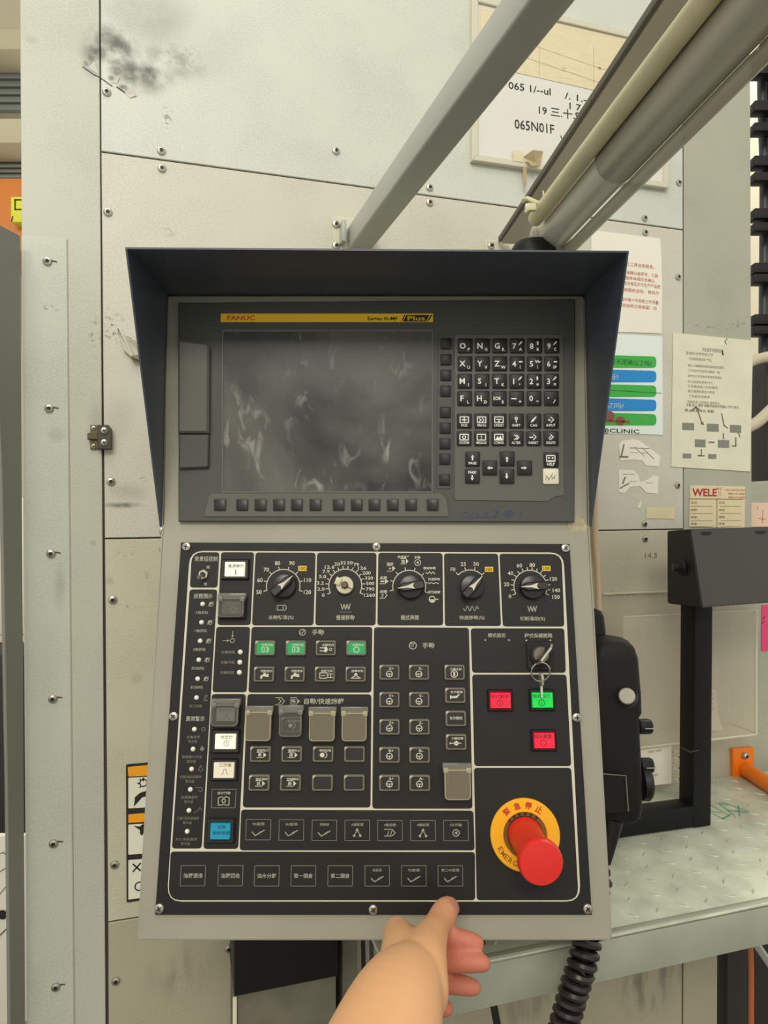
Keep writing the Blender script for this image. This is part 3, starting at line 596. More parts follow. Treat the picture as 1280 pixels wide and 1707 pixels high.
wheel = [('o', 0, 3, 5, 1.3), ('l', [(-5, 3), (5, 3)], 1.2), ('l', [(0, 3), (0, 8)], 1.2)]
for i, (q, ax) in enumerate(zip((1120.5, 1166, 1211, 1257.5, 1304), ('X', 'Y', 'Z', 'B', 'A'))):
    pkey(649, q, [('t', ax+'+', 3, -6, 4.6, 8)]+wheel); pkey(698+i*.3, q, [('t', ax+'-', 3, -6, 4.6, 7)]+wheel)
pkey(757, 1120.5, tt('刀庫正轉')+[('o', 0, 3, 5.5, 1.3), ('p', [(-1.5, -.5), (1.5, -.5), (1.5, 6.5), (-1.5, 6.5)])]); pkey(758, 1158.7, tt('夾爪鬆開')+[('p', [(-8, 0), (-4, 2), (3, 1), (7, -2), (8, 0), (3, 5), (-5, 5), (-8, 7)])])
pkey(759, 1197, [('t', '氣冷開啟', 1, 0, 5.4, 21)]); pkey(759.5, 1236, tt('刀庫回零')+[('d', 1, 3, 4), ('l', [(-9, 3), (9, 3)], 1.2), ('p', [(-10, 1), (-6, 3), (-10, 5)])])
# hinged clear covers over keys
def cover(p, q, w_, h_, milky=True, key=True, name='flip_cover'):
    if key: pkey(p, q+2, [] if milky else tt('程式再啟')+[('d', -2, 2.5, 3.5), ('arc', 1, 2.5, 5, -80, 80, 1.2)])
    s1, s2 = L.sx(p, q), L.sy(p, q); bw, bh = w_*s1, h_*s2; hh = .010
    bm = BM(); o1 = rpoly([(-bw/2, bh/2), (-bw/2, -bh/2), (bw/2, -bh/2), (bw/2, bh/2)], [.0006, .004, .004, .0006], 3); i1 = inset(o1, .0011)
    loft(bm, [z3(o1, .0052), z3(o1, hh-.0006), z3(inset(o1, .0005), hh), z3(i1, hh), z3(i1, .0052)], 1, False, False)
    loft(bm, [z3(i1, hh-.0012), z3(i1, hh-.0004)], 0)
    mm = ('clear_lid', 'clear_edge') if milky else ('clear_dark', 'clear_dark_edge')
    c = obj(name, bm, mm, CP, L.mat_at(p, q, HF))
    bm = BM(); hb = .0052
    box(bm, (0, bh/2+.0022, .0035), (bw+.0025, .0058, .007), 0, .0008)
    for sx_ in (-1, 1): box(bm, (sx_*(bw/2-.0016), bh/2-.0008, .0062), (.0048, .0046, .0072), 1, .0008)
    obj('hinge', bm, ('clear_dark_edge', mm[1]), c, L.mat_at(p, q, HF))
    return c
cover(433, 1209, 42, 48); cover(486, 1205, 37, 42, False); cover(538, 1210, 42, 47); cover(591, 1210, 41, 47); cover(761, 1305, 43, 50)
# lit square buttons
def lit(p, q, lw, lh, m, items, inkm='ink_grey', bz=None, lh_=.0055):
    s1, s2 = L.sx(p, q), L.sy(p, q); bw, bh = bz if bz else (lw+10, lh+9)
    bm = BM(); o1 = rrect(bw*s1, bh*s2, .0008); i1 = rrect(lw*s1+.0006, lh*s2+.0006, .0004)
    loft(bm, [z3(o1, 0), z3(o1, .0022), z3(inset(o1, .0012), .0040), z3(inset(i1, -.0006), .0040), z3(i1, .0030), z3(i1, 0)], 0, False, False)
    k = obj('lit_button', bm, 'key_black', CP, L.mat_at(p, q, HF))
    bm = BM(); l1 = rrect(lw*s1, lh*s2, .0005); loft(bm, [z3(l1, .0005), z3(l1, lh_-.0007), z3(inset(l1, .0005), lh_)]); obj('lens', bm, m, k, L.mat_at(p, q, HF))
    ink('legend', items, L, p, q, inkm, k, HF+lh_+.0001, .008); return k
lit(393, 949.5, 33, 24, 'lens_white', [('t', '電源開機', 0, -6, 5.5, 26), ('l', [(0, 0), (0, 8)], 1.4)], 'ink_black', (46, 34))
lit(388, 1013, 33, 24, 'lens_grey', [('o', 1, 3, 4.6, 1.3), ('t', '電源關機', 1, -7, 5, 24)], 'ink_dim', (46, 38)); cover(388, 1013.5, 42, 31, False, False)
lit(378, 1190, 31, 23, 'lens_silver', [('t', '鬆刀/夾刀', 0, -6, 5.5, 27), ('l', [(0, -1), (0, 4), (-5, 9)], 1), ('l', [(0, 4), (5, 9)], 1)], 'ink_grey', (46, 38)); cover(378, 1191, 44, 36, False, False)
lit(377.5, 1235, 34, 25, 'lens_white', [('t', '排屑機', 0, -6, 6.2, 21), ('o', 0, 4, 4.5, .9), ('l', [(-1.5, 2), (1.5, 2), (0, 6)], .9)], 'ink_grey', (46, 40))
lit(375, 1282.5, 34, 26, 'lens_cream', [('t', '工作燈', 0, -7, 6.2, 21), ('l', [(-5, 9), (-3, 6), (-2, 0), (2, 0), (3, 6), (5, 9)], .9)], 'ink_grey', (44, 37))
lit(369, 1383.5, 33, 27, 'lens_cyan', [('t', '故障', 0, -5, 6, 13), ('t', '解除復歸', 0, 5, 6, 28)], mat('ink_navy', (8, 70, 104), .6), (46, 42))
linkp('printed_label', [('l', [(-20, -15.5), (20, -15.5), (19.5, 15.5), (-20, 15.5), (-20, -15.5)], 1)], 373, 1331, 'ink_grey'); linkp('printed_label', [('t', '操作門鎖', 0, -9, 5, 22), ('l', [(-9, -1), (-3, -3), (0, 0), (3, -3), (9, -1), (9, 11), (3, 11), (0, 9), (-3, 11), (-9, 11), (-9, -1)], 1.6), ('o', 0, 4, 3, 1.6)], 373, 1331)
lit(833, 1167, 34, 26, 'lens_red', [('t', '程式暫停', 0, -6, 6.5, 29), ('o', 0, 5, 5, 1), ('t', '0', 0, 5, 5)], mat('ink_darkred', (110, 10, 30), .6), (42, 36))
lit(902.5, 1166.5, 34, 25, 'lens_green', [('t', '程式執行', 0, -6, 6.5, 29), ('o', 0, 5, 5, 1), ('t', '1', 0, 5, 5)], mat('ink_darkgreen', (10, 84, 34), .6), (42, 36))
lit(905.5, 1233.5, 34, 26, 'lens_red', [('t', '程式重置', 0, -6, 6.5, 29), ('o', 0, 5, 5, 1)], 'ink_darkred', (42, 36))
# printed keys of the two bottom rows
bx = [('l', [(-20.5, -17), (20.5, -17), (20.5, 17), (-20.5, 17), (-20.5, -17)], 1)]
chk = [('l', [(-10, 4), (-5, 10), (10, 1)], 1.5), ('p', [(1, 4.5), (4, 7), (6, 2)])]
tri3 = [('p', [(-3, 1), (0, -6+2), (3, 1)]), ('d', -5, 9, 2.2), ('d', 5, 9, 2.2), ('l', [(-1, 2), (-5, 8)], 1.2), ('l', [(1, 2), (5, 8)], 1.2)]
for x, y, t, ic in [(430.5, 1383, '90度頭', chk), (485.6, 1383.5, '30度頭', chk), (540.5, 1384, '特殊頭', chk), (595.4, 1384, 'A軸鬆開', tri3), (650, 1384.5, '4軸自動', [('l', [(-9, -2), (3, -2), (9, 4), (3, 9), (-9, 9)], 1.4), ('l', [(-4, 7), (-2, 1)], 1.2), ('l', [(1, 7), (3, 1)], 1.2)]), (705, 1384.5, '4軸鬆開', tri3), (760, 1384.5, '5D手輪', [('o', 0, 4, 5.5, 1.4), ('p', [(-3, 4), (2, 1), (2, 7)])]), (321.6, 1459.7, '油霧潤滑', None), (384, 1459.7, '油霧回收', None), (444.6, 1460, '油水分離', None), (505.5, 1460, '第一頭倉', None), (567, 1460, '第二頭倉', None), (628.7, 1460, '延長頭', chk), (689.7, 1460, '75度頭', chk), (750.6, 1460, '第二90度頭', chk)]:
    linkp('printed_key', bx, x, y, 'ink_grey', 0); linkp('printed_label', [('t', t, 0, 0, 8, 32)] if ic is None else [('t', t, 0, -9.5, 5, 5*len(t))]+ic, x, y, 'ink_dim', .01 if ic is None else 0)

# rotary selectors
def scale(p, q, r, angs, labels, arc0, arc1, extra=()):
    it = [('arc', 0, 0, r, arc0, arc1, 1.4)]
    for a in angs: it.append(('l', [(r*math.cos(R(a)), -r*math.sin(R(a))), ((r+5)*math.cos(R(a)), -(r+5)*math.sin(R(a)))], 1.3))
    for t, x, y, h, w_ in labels: it.append(('t', t, x-p, y-q, h, w_))
    return linkp('dial_scale', it+list(extra), p, q, 'ink_white', .012)
def yellow(x, y, wd, hh=8.5): 
    linkp('dial_mark', [('p', [(-wd/2, -hh/2), (wd/2, -hh/2), (wd/2, hh/2), (-wd/2, hh/2)])], x, y, 'ink_yellow'); bm = ink('dial_mark', [('t', '100', 0, 0, 5.8, wd*.75)], L, x, y, mat('ink_brown', (120, 84, 20), .6) if 'ink_brown' not in MATS else 'ink_brown', PLT, HF+.0004, .02)
def selector(p, q, r, ang, rot_len=1.0):
    s1 = L.sx(p, q); rr = r*s1; k = obj('selector_knob', (lambda bm: (lathe(bm, [(rr, 0), (rr, .0035), (rr*.96, .0055), (rr*.8, .0062)], 28), bm)[-1])(BM()), 'knob_black', CP, L.mat_at(p, q, HF))
    M = L.mat_at(p, q, HF) @ Matrix.Rotation(R(ang), 4, 'Z')
    gl = rr*1.12; gw = rr*.36
    pts = rpoly([(-gl, -gw), (gl*.55, -gw), (gl*1.08, 0), (gl*.55, gw), (-gl, gw)], [.0022, .002, .0006, .002, .0022], 3)
    bm = BM(); loft(bm, [z3(pts, .005), z3(pts, .0135), z3(inset(pts, .0012), .0150)]); obj('grip', bm, 'knob_grip', k, M)
    bm = BM(); V = [(-rr*.15, 0), (-rr*.3, rr*.26), (rr*.25, rr*.09), (gl*.98, .00035), (gl*.98, -.00035), (rr*.25, -rr*.09), (-rr*.3, -rr*.26)]
    f = bm.faces.new([bm.verts.new((x, y, .0152)) for x, y in V]); f.normal_update()
    if f.normal.z < 0: f.normal_flip()
    obj('pointer', bm, 'ink_white', k, M, sm=False, rec=False); return k
scale(472, 977, 28, [195-30*i for i in range(8)], [('50', 432, 987, 7, 9), ('60', 433, 967, 7, 9), ('70', 443, 949.5, 7, 9), ('80', 461.5, 938.5, 7, 9), ('90', 485.5, 938.5, 7, 9), ('110', 512.5, 967, 7, 12), ('120', 512.5, 987, 7, 12)], -15, 195); yellow(504, 947.5, 14)
selector(474, 977, 20, 42)
linkp('printed_label', [('l', [(-8, -4), (2, -4), (2, 4), (-8, 4), (-8, -4)], 1.3), ('arc', 2, 0, 5, -75, 75, 1.4)], 470, 1013); linkp('printed_label', [('t', '主軸轉速(%)', 0, 0, 8, 42)], 468.5, 1029.5)
lab = ['0', '2.0', '3.2', '5.0', '7.9', '12.6', '20', '32', '50', '79', '126', '200', '320', '500', '790', '1260']
lps = [(539, 992), (535, 982), (534, 972), (537.5, 961), (543, 952.5), (549, 945), (561.5, 940), (571.5, 938), (583, 938), (593.5, 941), (603.5, 947), (611, 955), (615, 963.5), (617, 972.5), (617, 982), (616, 992)]
scale(575.5, 976, 27.5, [206-15.47*i for i in range(16)], [(t, x, y, 5.6, 4.6*len(t)-(2 if '.' in t else 0)) for t, (x, y) in zip(lab, lps)], -26, 206)
stub = obj('selector_stub', (lambda bm: (lathe(bm, [(14.5*L.sx(575, 976), 0), (14.5*L.sx(575, 976), .005), (13.6*L.sx(575, 976), .006), (6*L.sx(575, 976), .0062), (5*L.sx(575, 976), .004)], 26), box(bm, (-.0072, .001, .004), (.006, .0075, .0085), 0, .0008), bm)[-1])(BM()), 'stub_cream', CP, L.mat_at(575, 976, HF) @ Matrix.Rotation(R(-22), 4, 'Z'))
b = BM(); lathe(b, [(.0032, .004), (.0032, .010), (.0026, .0106)], 16); box(b, (.0045, -.001, .0062), (.006, .0012, .0006)); obj('shaft', b, 'brass_dark', stub, L.mat_at(575, 976, HF) @ Matrix.Rotation(R(-22), 4, 'Z'))
zig = lambda n, a, h: [('l', [(-a*n/2+a*i/1.0, (h if i % 2 else -h)) for i in range(n+1)], 1.5)]
linkp('printed_label', zig(6, 2.6, 4.5), 576, 1011.5); linkp('printed_label', [('t', '(mm/min)', 0, 0, 3, 20)], 576, 1020.5, 'ink_grey'); linkp('printed_label', [('t', '慢速移動', 0, 0, 8.5, 31)], 575.5, 1029.5)
scale(682, 978, 27.5, [192-30*i for i in range(8)], [('編輯', 639.5, 986, 4.5, 11), ('記憶', 639.5, 962.5, 4.5, 11), ('連線', 650, 939.5, 4.5, 11), ('快速編輯', 672.5, 928, 4.8, 20), ('手動', 696, 929, 5, 10), ('慢速移動', 716, 947, 4.6, 21), ('快速移動', 723.5, 965.5, 4.6, 20), ('原點復歸', 723.5, 987, 4.6, 20)], -18, 192,
      [('l', [(-49, 9), (-41, 9), (-37, 14), (-41, 19), (-49, 19)], 1), ('l', [(-46, 11.5), (-43, 14), (-46, 16.5)], 1), ('p', [(-40, -13.5), (-34.5, -9), (-40, -4.5)]), ('l', [(-49, -13), (-40, -13)], .9), ('l', [(-49, -5), (-40, -5)], .9), ('l', [(-47, -9), (-42, -9)], 2.2), ('p', [(-28, -35), (-23, -31), (-28, -26)]), ('l', [(-37, -35), (-29, -35)], .9), ('l', [(-37, -26), (-29, -26)], .9), ('t', '+', -32, -30.5, 4), ('p', [(-5, -47), (-1, -43), (-5, -38)]), ('l', [(-14, -47), (-6, -47)], .9), ('l', [(-14, -38), (-6, -38)], .9), ('t', '編', -10, -42.5, 6), ('o', 14.5, -40.5, 5, 1), ('p', [(12, -40.5), (16, -43), (16, -38)]), ('l', [(28, -24), (31, -21.5), (34, -25), (37, -21.5), (40, -25), (43, -21.5)], 1.2), ('l', [(33, -5), (37, -7), (41, -5), (45, -7), (49, -5)], 1.2), ('o', 38, 21, 5, 1.4), ('p', [(33, 21), (43, 21), (38, 26)]), ('l', [(43, 21), (48, 21)], 1.4)])
selector(684, 979, 20, 189)
linkp('printed_label', [('t', '模式選擇', 0, 0, 8.5, 30)], 683, 1029.5)
scale(784, 978, 28, [135, 105, 75, 45], [('F0', 755.5, 949, 6.5, 8), ('25', 773, 940, 6.5, 9), ('50', 794.5, 940, 6.5, 9)], 45, 135); yellow(815, 949, 14)
selector(786, 979, 20, 48)
linkp('printed_label', [('l', [(-12+i*.8, 4*math.sin(i*.63)) for i in range(31)], 1.5)], 785, 1014.5); linkp('printed_label', [('t', '快速移動(%)', 0, 0, 8, 42)], 786.5, 1030)
scale(884, 978, 27.5, [205-15.33*i for i in range(16)], [('0', 849.5, 994, 6, 4.5), ('20', 844.5, 974, 6.5, 9), ('40', 851.5, 955.5, 6.5, 9), ('60', 867, 942.5, 6.5, 9), ('80', 888.5, 941.5, 6.5, 9), ('120', 923, 965, 6.5, 12), ('140', 927, 984, 6.5, 12), ('150', 926, 995, 6.5, 12)], -25, 205); yellow(910.5, 947.5, 14)
selector(886, 979, 20, 183)
linkp('printed_label', zig(6, 2.4, 4.5), 887, 1015); linkp('printed_label', [('t', '切削進給(%)', 0, 0, 8, 42)], 887.5, 1031.5)
# key switch
b = BM(); s1 = L.sx(899, 1092); loft(b, [z3(rrect(43*s1, 46*s1, .002), 0), z3(rrect(43*s1, 46*s1, .002), .0025), z3(rrect(41*s1, 44*s1, .002), .0032)]); lathe(b, [(17*s1, .003), (17*s1, .0065), (15*s1, .0072)], 24, 0)
ks = obj('key_switch', b, 'plate_black', CP, L.mat_at(899, 1093, HF)); b = BM(); lathe(b, [(13*s1, .006), (13*s1, .010), (12*s1, .0108)], 24, 0); box(b, (0, 0, .0108), (.0085, .0016, .0008), 1, M=Matrix.Rotation(R(50), 4, 'Z')); obj('lock_barrel', b, ['lock_grey', 'socket'], ks, L.mat_at(898, 1091, HF))
# emergency stop
EM = L.mat_at(874.6, 1391, HF); es = 57.5*L.sx(874.6, 1391)
b = BM(); lathe(b, [(es, 0), (es, .0022), (es-.0008, .003), (.0205, .003), (.0198, .0015)], 56, 0, cap1=False); lathe(b, [(.0202, .0012), (.0165, .0008)], 40, 1, cap0=False, cap1=False)
ES = obj('emergency_stop', b, ['stop_yellow', 'recess_brown'], CP, EM)
s1, s2 = L.sx(875, 1391), L.sy(875, 1391); it = []; mm_ = es/s1
for t, a in zip('緊急停止', (129, 105, 82, 59)): it.append(('t', t, .815*mm_*math.cos(R(a)), -.815*mm_*math.sin(R(a)), 11.5, 11.5, 90-a))
bmx = ink_bm(it, s1, s1, None, 0, .03)
it = []
for i, c_ in enumerate('EMERGENCY STOP'):
    a = 207 + i*9.8
    if c_ != ' ': it.append(('t', c_, .815*mm_*math.cos(R(a)), -.815*mm_*math.sin(R(a)), 8.6, 6.8, 270-a))
obj('ring_lettering', bmx, mat('ring_red', (196, 58, 14), .6), ES, EM @ T(0, 0, .0032), sm=False, rec=False); obj('ring_lettering', ink_bm(it, s1, s1, None, 0, .01), mat('ring_brown', (168, 88, 10), .6), ES, EM @ T(0, 0, .0032), sm=False, rec=False)
it = [('t', c_, .30*58*math.cos(R(a)), -.30*58*math.sin(R(a)), 4, 4, 90-a) for c_, a in zip('RESET', (130, 110, 90, 70, 50))]
b = BM(); lathe(b, [(.0160, 0), (.0158, .004), (.0152, .012), (.0140, .036), (.0140, .047), (.0165, .0490), (.0186, .0515), (.0192, .055), (.0188, .0585), (.0176, .0605), (.010, .0612), (.0002, .0614)], 44); obj('mushroom_button', b, 'stop_red', ES, EM @ Matrix.Rotation(R(7), 4, 'X') @ Matrix.Rotation(R(1.5), 4, 'Y'))
it = [('t', c_, (.0184/s1)*math.cos(R(a)), -(.0184/s1)*math.sin(R(a)), 3.6, 4.5, 90-a) for c_, a in zip('▪▪▬▪▬▪', (138, 121, 104, 87, 70, 53))]
obj('ring_lettering', ink_bm(it, s1, s1, None, 0, .02), 'socket', ES, EM @ T(0, 0, .0014), sm=False, rec=False)

# keys on a ring, the upper key sitting in the lock
KM = L.mat_at(901, 1092, .014)
KR = thing('key_ring', 'two steel keys on a small wire ring, one turned in the key switch', 'keys', KM)
def lp(p, q, h): return L.at(p, q, h)
b = BM(); a_, c_ = lp(904, 1109, .026), lp(921, 1086.5, .026); d_ = (c_-a_).normalized(); n_ = Vector((0, 0, 1)); s_ = d_.cross(n_)
ring4 = lambda o, z, t: [o + s_*t + n_*z, o - s_*t + n_*z]
prof = [lp(899, 1091, .011), lp(901.5, 1093, .018), a_, a_+n_*.012, c_+n_*.012, c_, lp(908, 1098, .018), lp(902, 1090, .011)]
def keyplate(pts, side, t): 
    bm = BM(); loft(bm, [[p + side*t for p in pts], [p - side*t for p in pts]]); return bm
blade = [Vector((-.003, 0, -.012)), Vector((.003, 0, -.012)), Vector((.0032, 0, 0)), Vector((.0105, 0, .003)), Vector((.0118, 0, .012)), Vector((.0075, 0, .019)), Vector((-.0075, 0, .019)), Vector((-.0118, 0, .012)), Vector((-.0105, 0, .003)), Vector((-.0032, 0, 0))]
KX = L.mat_at(900, 1091.5, .016) @ Matrix.Rotation(R(51), 4, 'Z')
bm = keyplate(blade, Vector((0, 1, 0)), .0010)
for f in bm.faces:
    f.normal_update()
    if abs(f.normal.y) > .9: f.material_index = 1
obj('key_in_lock', bm, ['key_steel', mat('key_face_shaded', (92, 88, 78), .35, .8)], KR, KX @ T(0.001, 0, .004))  # broad faces darker: shade painted into the steel colour
b = BM(); cR = lp(901, 1120, .026); pts = [cR + Vector((15.5*L.sx(901, 1120, .026)*math.cos(a), 15.5*L.sx(901, 1120, .026)*math.sin(a), .004*math.sin(a))) for a in [2*math.pi*i/40 for i in range(41)]]; tube(b, pts, .00075, 8, caps=False); obj('wire_ring', b, 'chrome', KR, L.M)
hk = [Vector((0, .0105, -.004)), Vector((0, .0105, .006)), Vector((0, .003, .011)), Vector((0, -.004, .009)), Vector((0, -.006, .003)), Vector((0, -.020, .0035)), Vector((0, -.021, 0)), Vector((0, -.006, -.002)), Vector((0, -.003, -.007)), Vector((0, .003, -.008))]
bm = keyplate([p*.72 for p in hk], Vector((1, 0, 0)), .0010); obj('hanging_key', bm, 'key_steel', KR, L.mat_at(901.8, 1136, .024) @ Matrix.Rotation(R(-2), 4, 'Z'))

# ------------------------------------------------------------------ overhead arms
TX = lambda Y: .2008 + .111*(.84-Y); TZ = EYE.z + .335
TD = Vector((-.111, 1, 0)).normalized(); TS = Vector((1, .111, 0)).normalized(); UPV = Vector((0, 0, 1))
def along(Y, a, c): return Vector((TX(Y), Y, TZ)) + TS*a + UPV*c
b = BM(); tube(b, [along(.83, 0, 0), along(.635, 0, 0)], .0195, 32)
ARM = thing('support_arm', 'round steel arm tube carrying the control panel from above', 'support arm', T(*along(.83, 0, -.05)))
obj('inner_tube', b, 'tube_light', ARM)
b = BM(); tube(b, [along(.655, 0, 0), along(.653, 0, 0), along(.05, 0, 0)], [.0196, .0208, .0208], 32); obj('outer_sleeve', b, 'tube_steel', ARM)
b = BM(); tube(b, [along(.842, 0, 0), along(.842, 0, 0)+TD*-.004, along(.834, 0, 0), along(.822, 0, 0), along(.818, 0, 0)], [.0205, .0235, .0245, .0245, .0212], 32); obj('end_collar', b, 'tube_steel', ARM)
b = BM(); c0 = along(.825, -.010, 0); lathe(b, [(.028, pf[0].z+.003), (.028, TZ-.020), (.022, TZ-.010)], 24, 0, T(c0.x-.012, c0.y+.004, 0)); obj('mount_post', b, 'plastic_black', ARM)
b = BM(); tube(b, [along(.80, -.0287, .0071), along(.5, -.0287, .0071), along(.05, -.0287, .0071)], .0088, 14)
tag(obj('cable_conduit', b, 'conduit_cream'), 'cream cable conduit running along the upper left of the round arm', 'conduit')
b = BM(); tube(b, [along(.835, .010, -.024), along(.80, .0197, -.0197), along(.5, .0197, -.0197), along(.05, .0197, -.0197)], .0068, 14)
tag(obj('air_hose', b, 'hose_pale'), 'pale translucent hose strapped under the right side of the round arm', 'hose')
def bar(bm, p0, p1, w_, h_, mi=0, bev=.002):
    p0, p1 = Vector(p0), Vector(p1); d = (p1-p0).normalized(); s = d.cross(UPV).normalized(); u = s.cross(d); M = Matrix(((s.x, u.x, -d.x, p0.x), (s.y, u.y, -d.y, p0.y), (s.z, u.z, -d.z, p0.z), (0, 0, 0, 1)))
    pts = rrect(w_, h_, bev); loft(bm, [[M @ Vector((x, y, 0)) for x, y in pts], [M @ Vector((x, y, -(p1-p0).length)) for x, y in pts]], mi)
B0 = px(597, 401, .985); B1 = B0 + Vector((.333*.80, -.80, 0))
SB = thing('square_beam', 'grey square steel beam bolted to the wall left of the round arm', 'beam', T(*B0))
b = BM(); bar(b, B0, B1, .033, .033, 0, .003); obj('beam_tube', b, 'beam_grey', SB)
b = BM(); prism(b, rpoly(wpoly([(553, 363), (627, 372), (627, 425), (553, 418)]), .002, 2), 0.0002, .0045, 0, .001); obj('bracket_plate', b, 'board_frame', SB, W.M)
for p, q in [(560, 374), (560, 410), (621, 382)]: obj('bolt', scr_wall, None, SB, W.mat_at(p, q, .0045))
b = BM(); a0, a1 = W.at(566, 376, .004), W.at(572, 408, .004); box(b, ((a0.x+a1.x)/2, (a0.y+a1.y)/2, .012), (.006, .030, .02), 0, .001); obj('bracket_lug', b, 'beam_grey', SB, W.M)
FX = lambda Y: .1935 + .0934*(1.04-Y); FZ = EYE.z + .4126
def fl_(Y, a, c): return Vector((FX(Y) + a, Y + a*.0934, FZ + c))
FB = thing('angle_beam', 'flat brown grey angle iron beam between square beam and round arm', 'beam', T(*fl_(1.04, 0, 0)))
b = BM(); bar(b, fl_(1.045, .004, 0), fl_(.10, .004, 0), .036, .004, 0, .0008); obj('bottom_flange', b, 'beam_brown', FB)
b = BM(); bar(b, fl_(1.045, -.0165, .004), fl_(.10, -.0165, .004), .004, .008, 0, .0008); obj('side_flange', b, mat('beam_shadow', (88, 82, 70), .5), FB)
b = BM(); prism(b, rpoly(wpoly([(808, 402), (846, 404), (846, 440), (808, 436)]), .002, 2), 0.0002, .004, 0, .001); obj('bracket_plate', b, 'board_frame', FB, W.M)
obj('bolt', scr_wall, None, FB, W.mat_at(818, 410, .004))
CT = thing('cable_tie', 'cream plastic cable tie holding the conduit to the angle beam', 'cable tie', T(*px(886, 343, .76)))
b = BM(); q_ = [px(872, 335, .80), px(878, 331, .775), px(890, 336, .765), px(903, 342, .77), px(906, 349, .79)]; tube(b, spline(q_, 4), .0026, 8); obj('strap', b, 'conduit_cream', CT)
b = BM(); box(b, px(884, 346, .762), (.012, .006, .008), 0, .001, None); tube(b, [px(880, 350, .76), px(876, 354, .762)], .002, 8); obj('tie_head', b, 'conduit_cream', CT)
b = BM(); tube(b, spline([px(903, 343, .765), px(906, 330, .763), px(905, 318, .762)], 4), .0010, 8); obj('tail', b, 'conduit_cream', CT)

# ------------------------------------------------------------------ things fixed to the machine wall
def sheet_thing(name, pts, m, label, cat, h0=.0004, h1=.0010, group=None, rad=0):
    c = sum((Vector(p) for p in pts), Vector((0, 0)))/len(pts); root = thing(name, label, cat, W.mat_at(c.x, c.y), group)
    bm = BM(); P = wpoly(pts); P = rpoly(P, rad, 3) if rad else P
    prism(bm, P, h0, h1); obj('sheet', bm, m, root, W.M, sm=False); return root
def wprint(root, name, items, p, q, m, h=.0012, bold=0.0): return ink(name, items, W, p, q, m, root, h, bold)
WB = thing('whiteboard', 'framed whiteboard with black handwriting hung behind the overhead beams', 'whiteboard', W.mat_at(945, 160))
bq = [(783, -3), (1110, 75), (1108, 318), (783, 272)]; bw_ = wpoly(bq); bi_ = inset(bw_, .010)
b = BM(); prism(b, bi_, 0.0004, .006); obj('writing_surface', b, 'board_white', WB, W.M)
for i in range(4):
    j = (i+1) % 4; bm = BM(); prism(bm, [bw_[i], bw_[j], bi_[j], bi_[i]], .0004, .010, 0, .001); obj('frame_bar', bm, 'board_frame', WB, W.M)
wprint(WB, 'handwriting', [('t', '065N01F', 0, 0, 16, 66, -2), ('t', 'W..', 54, 12, 10, 22), ('t', '19 三.十.9', 42, -31, 16, 70, -2), ('t', '065 1/--ul', -8, -62, 12, 70, -2), ('t', '/. 1.-', 70, -62, 11, 38), ('t', '1 7 8', 76, -46, 11, 34)], 891, 211, 'ink_black', .0063, .01)
b = sheet_thing('grid_sheet', [(797, 17), (1056, 72), (1056, 170), (860, 126), (797, 110)], 'paper_beige', 'beige ruled sheet taped across the top of the whiteboard', 'paper', .0062, .0068)
wprint(b, 'ruled_line', [('l', [(-110, 30), (90, 56)], .35), ('l', [(-60, -20), (-60, 60)], .3), ('l', [(30, -10), (30, 60)], .3), ('l', [(-120, 5), (80, 30)], .3), ('t', '::', -20, 40, 6), ('t', '=', 40, 25, 3)], 960, 80, 'name_line', .0071)
TS_ = thing('tape_scrap', 'crumpled cream tape scrap with dangling strip on the whiteboard edge', 'tape', W.mat_at(884, 262, .011))
b = BM(); P = [W.at(p, q, h) for p, q, h in ((872, 262, .011), (888, 250, .026), (892, 270, .014), (906, 252, .018), (900, 276, .012), (886, 276, .022))]
vs = [b.verts.new(p) for p in P]
for f in ((0, 1, 2), (1, 3, 2), (2, 3, 4), (0, 2, 5), (2, 4, 5)): b.faces.new([vs[i] for i in f])
bmesh.ops.solidify(b, geom=b.faces[:], thickness=.0006); obj('crumple', b, 'tape', TS_, W.M, sm=False)
b = BM(); prism(b, wpoly([(871, 277), (878, 279), (877, 310), (873, 312)], .0112), .0108, .0114); obj('dangling_strip', b, mat('tape_brown', (178, 156, 124), .5), TS_, W.M)
b = BM(); prism(b, wpoly([(856, 250), (872, 252), (872, 270), (856, 268)], .0112), .0102, .0107); obj('tape_strip', b, 'paper_beige', TS_, W.M)
# notice in red type
NT = sheet_thing('red_text_notice', [(985, 384), (1100, 398), (1102, 440), (1103, 490), (1102, 556), (985, 552)], 'paper_white', 'white paper notice printed in red beside the black hood', 'notice', .0004, .0011)
for q, t, p, wd in [(440, '工件加工工序说明报告。', 1058, 66), (454, '生产时候确认程序号、刀具', 1062, 70), (463, '是否与程序单相符合确认', 1058, 68), (472, '首件自检合格后方可生产产品数', 1062, 78), (483, '时严格按图纸自检，首检作', 1060, 78), (499, '加工过程中每十件自检三件测量', 1058, 80), (509, '（每班自检记录保留）后', 1062, 66)]:
    wprint(NT, 'red_text', [('t', t, 0, 0, 6.4, wd)], p, q + .09*(p-1040), 'ink_red', .0013)
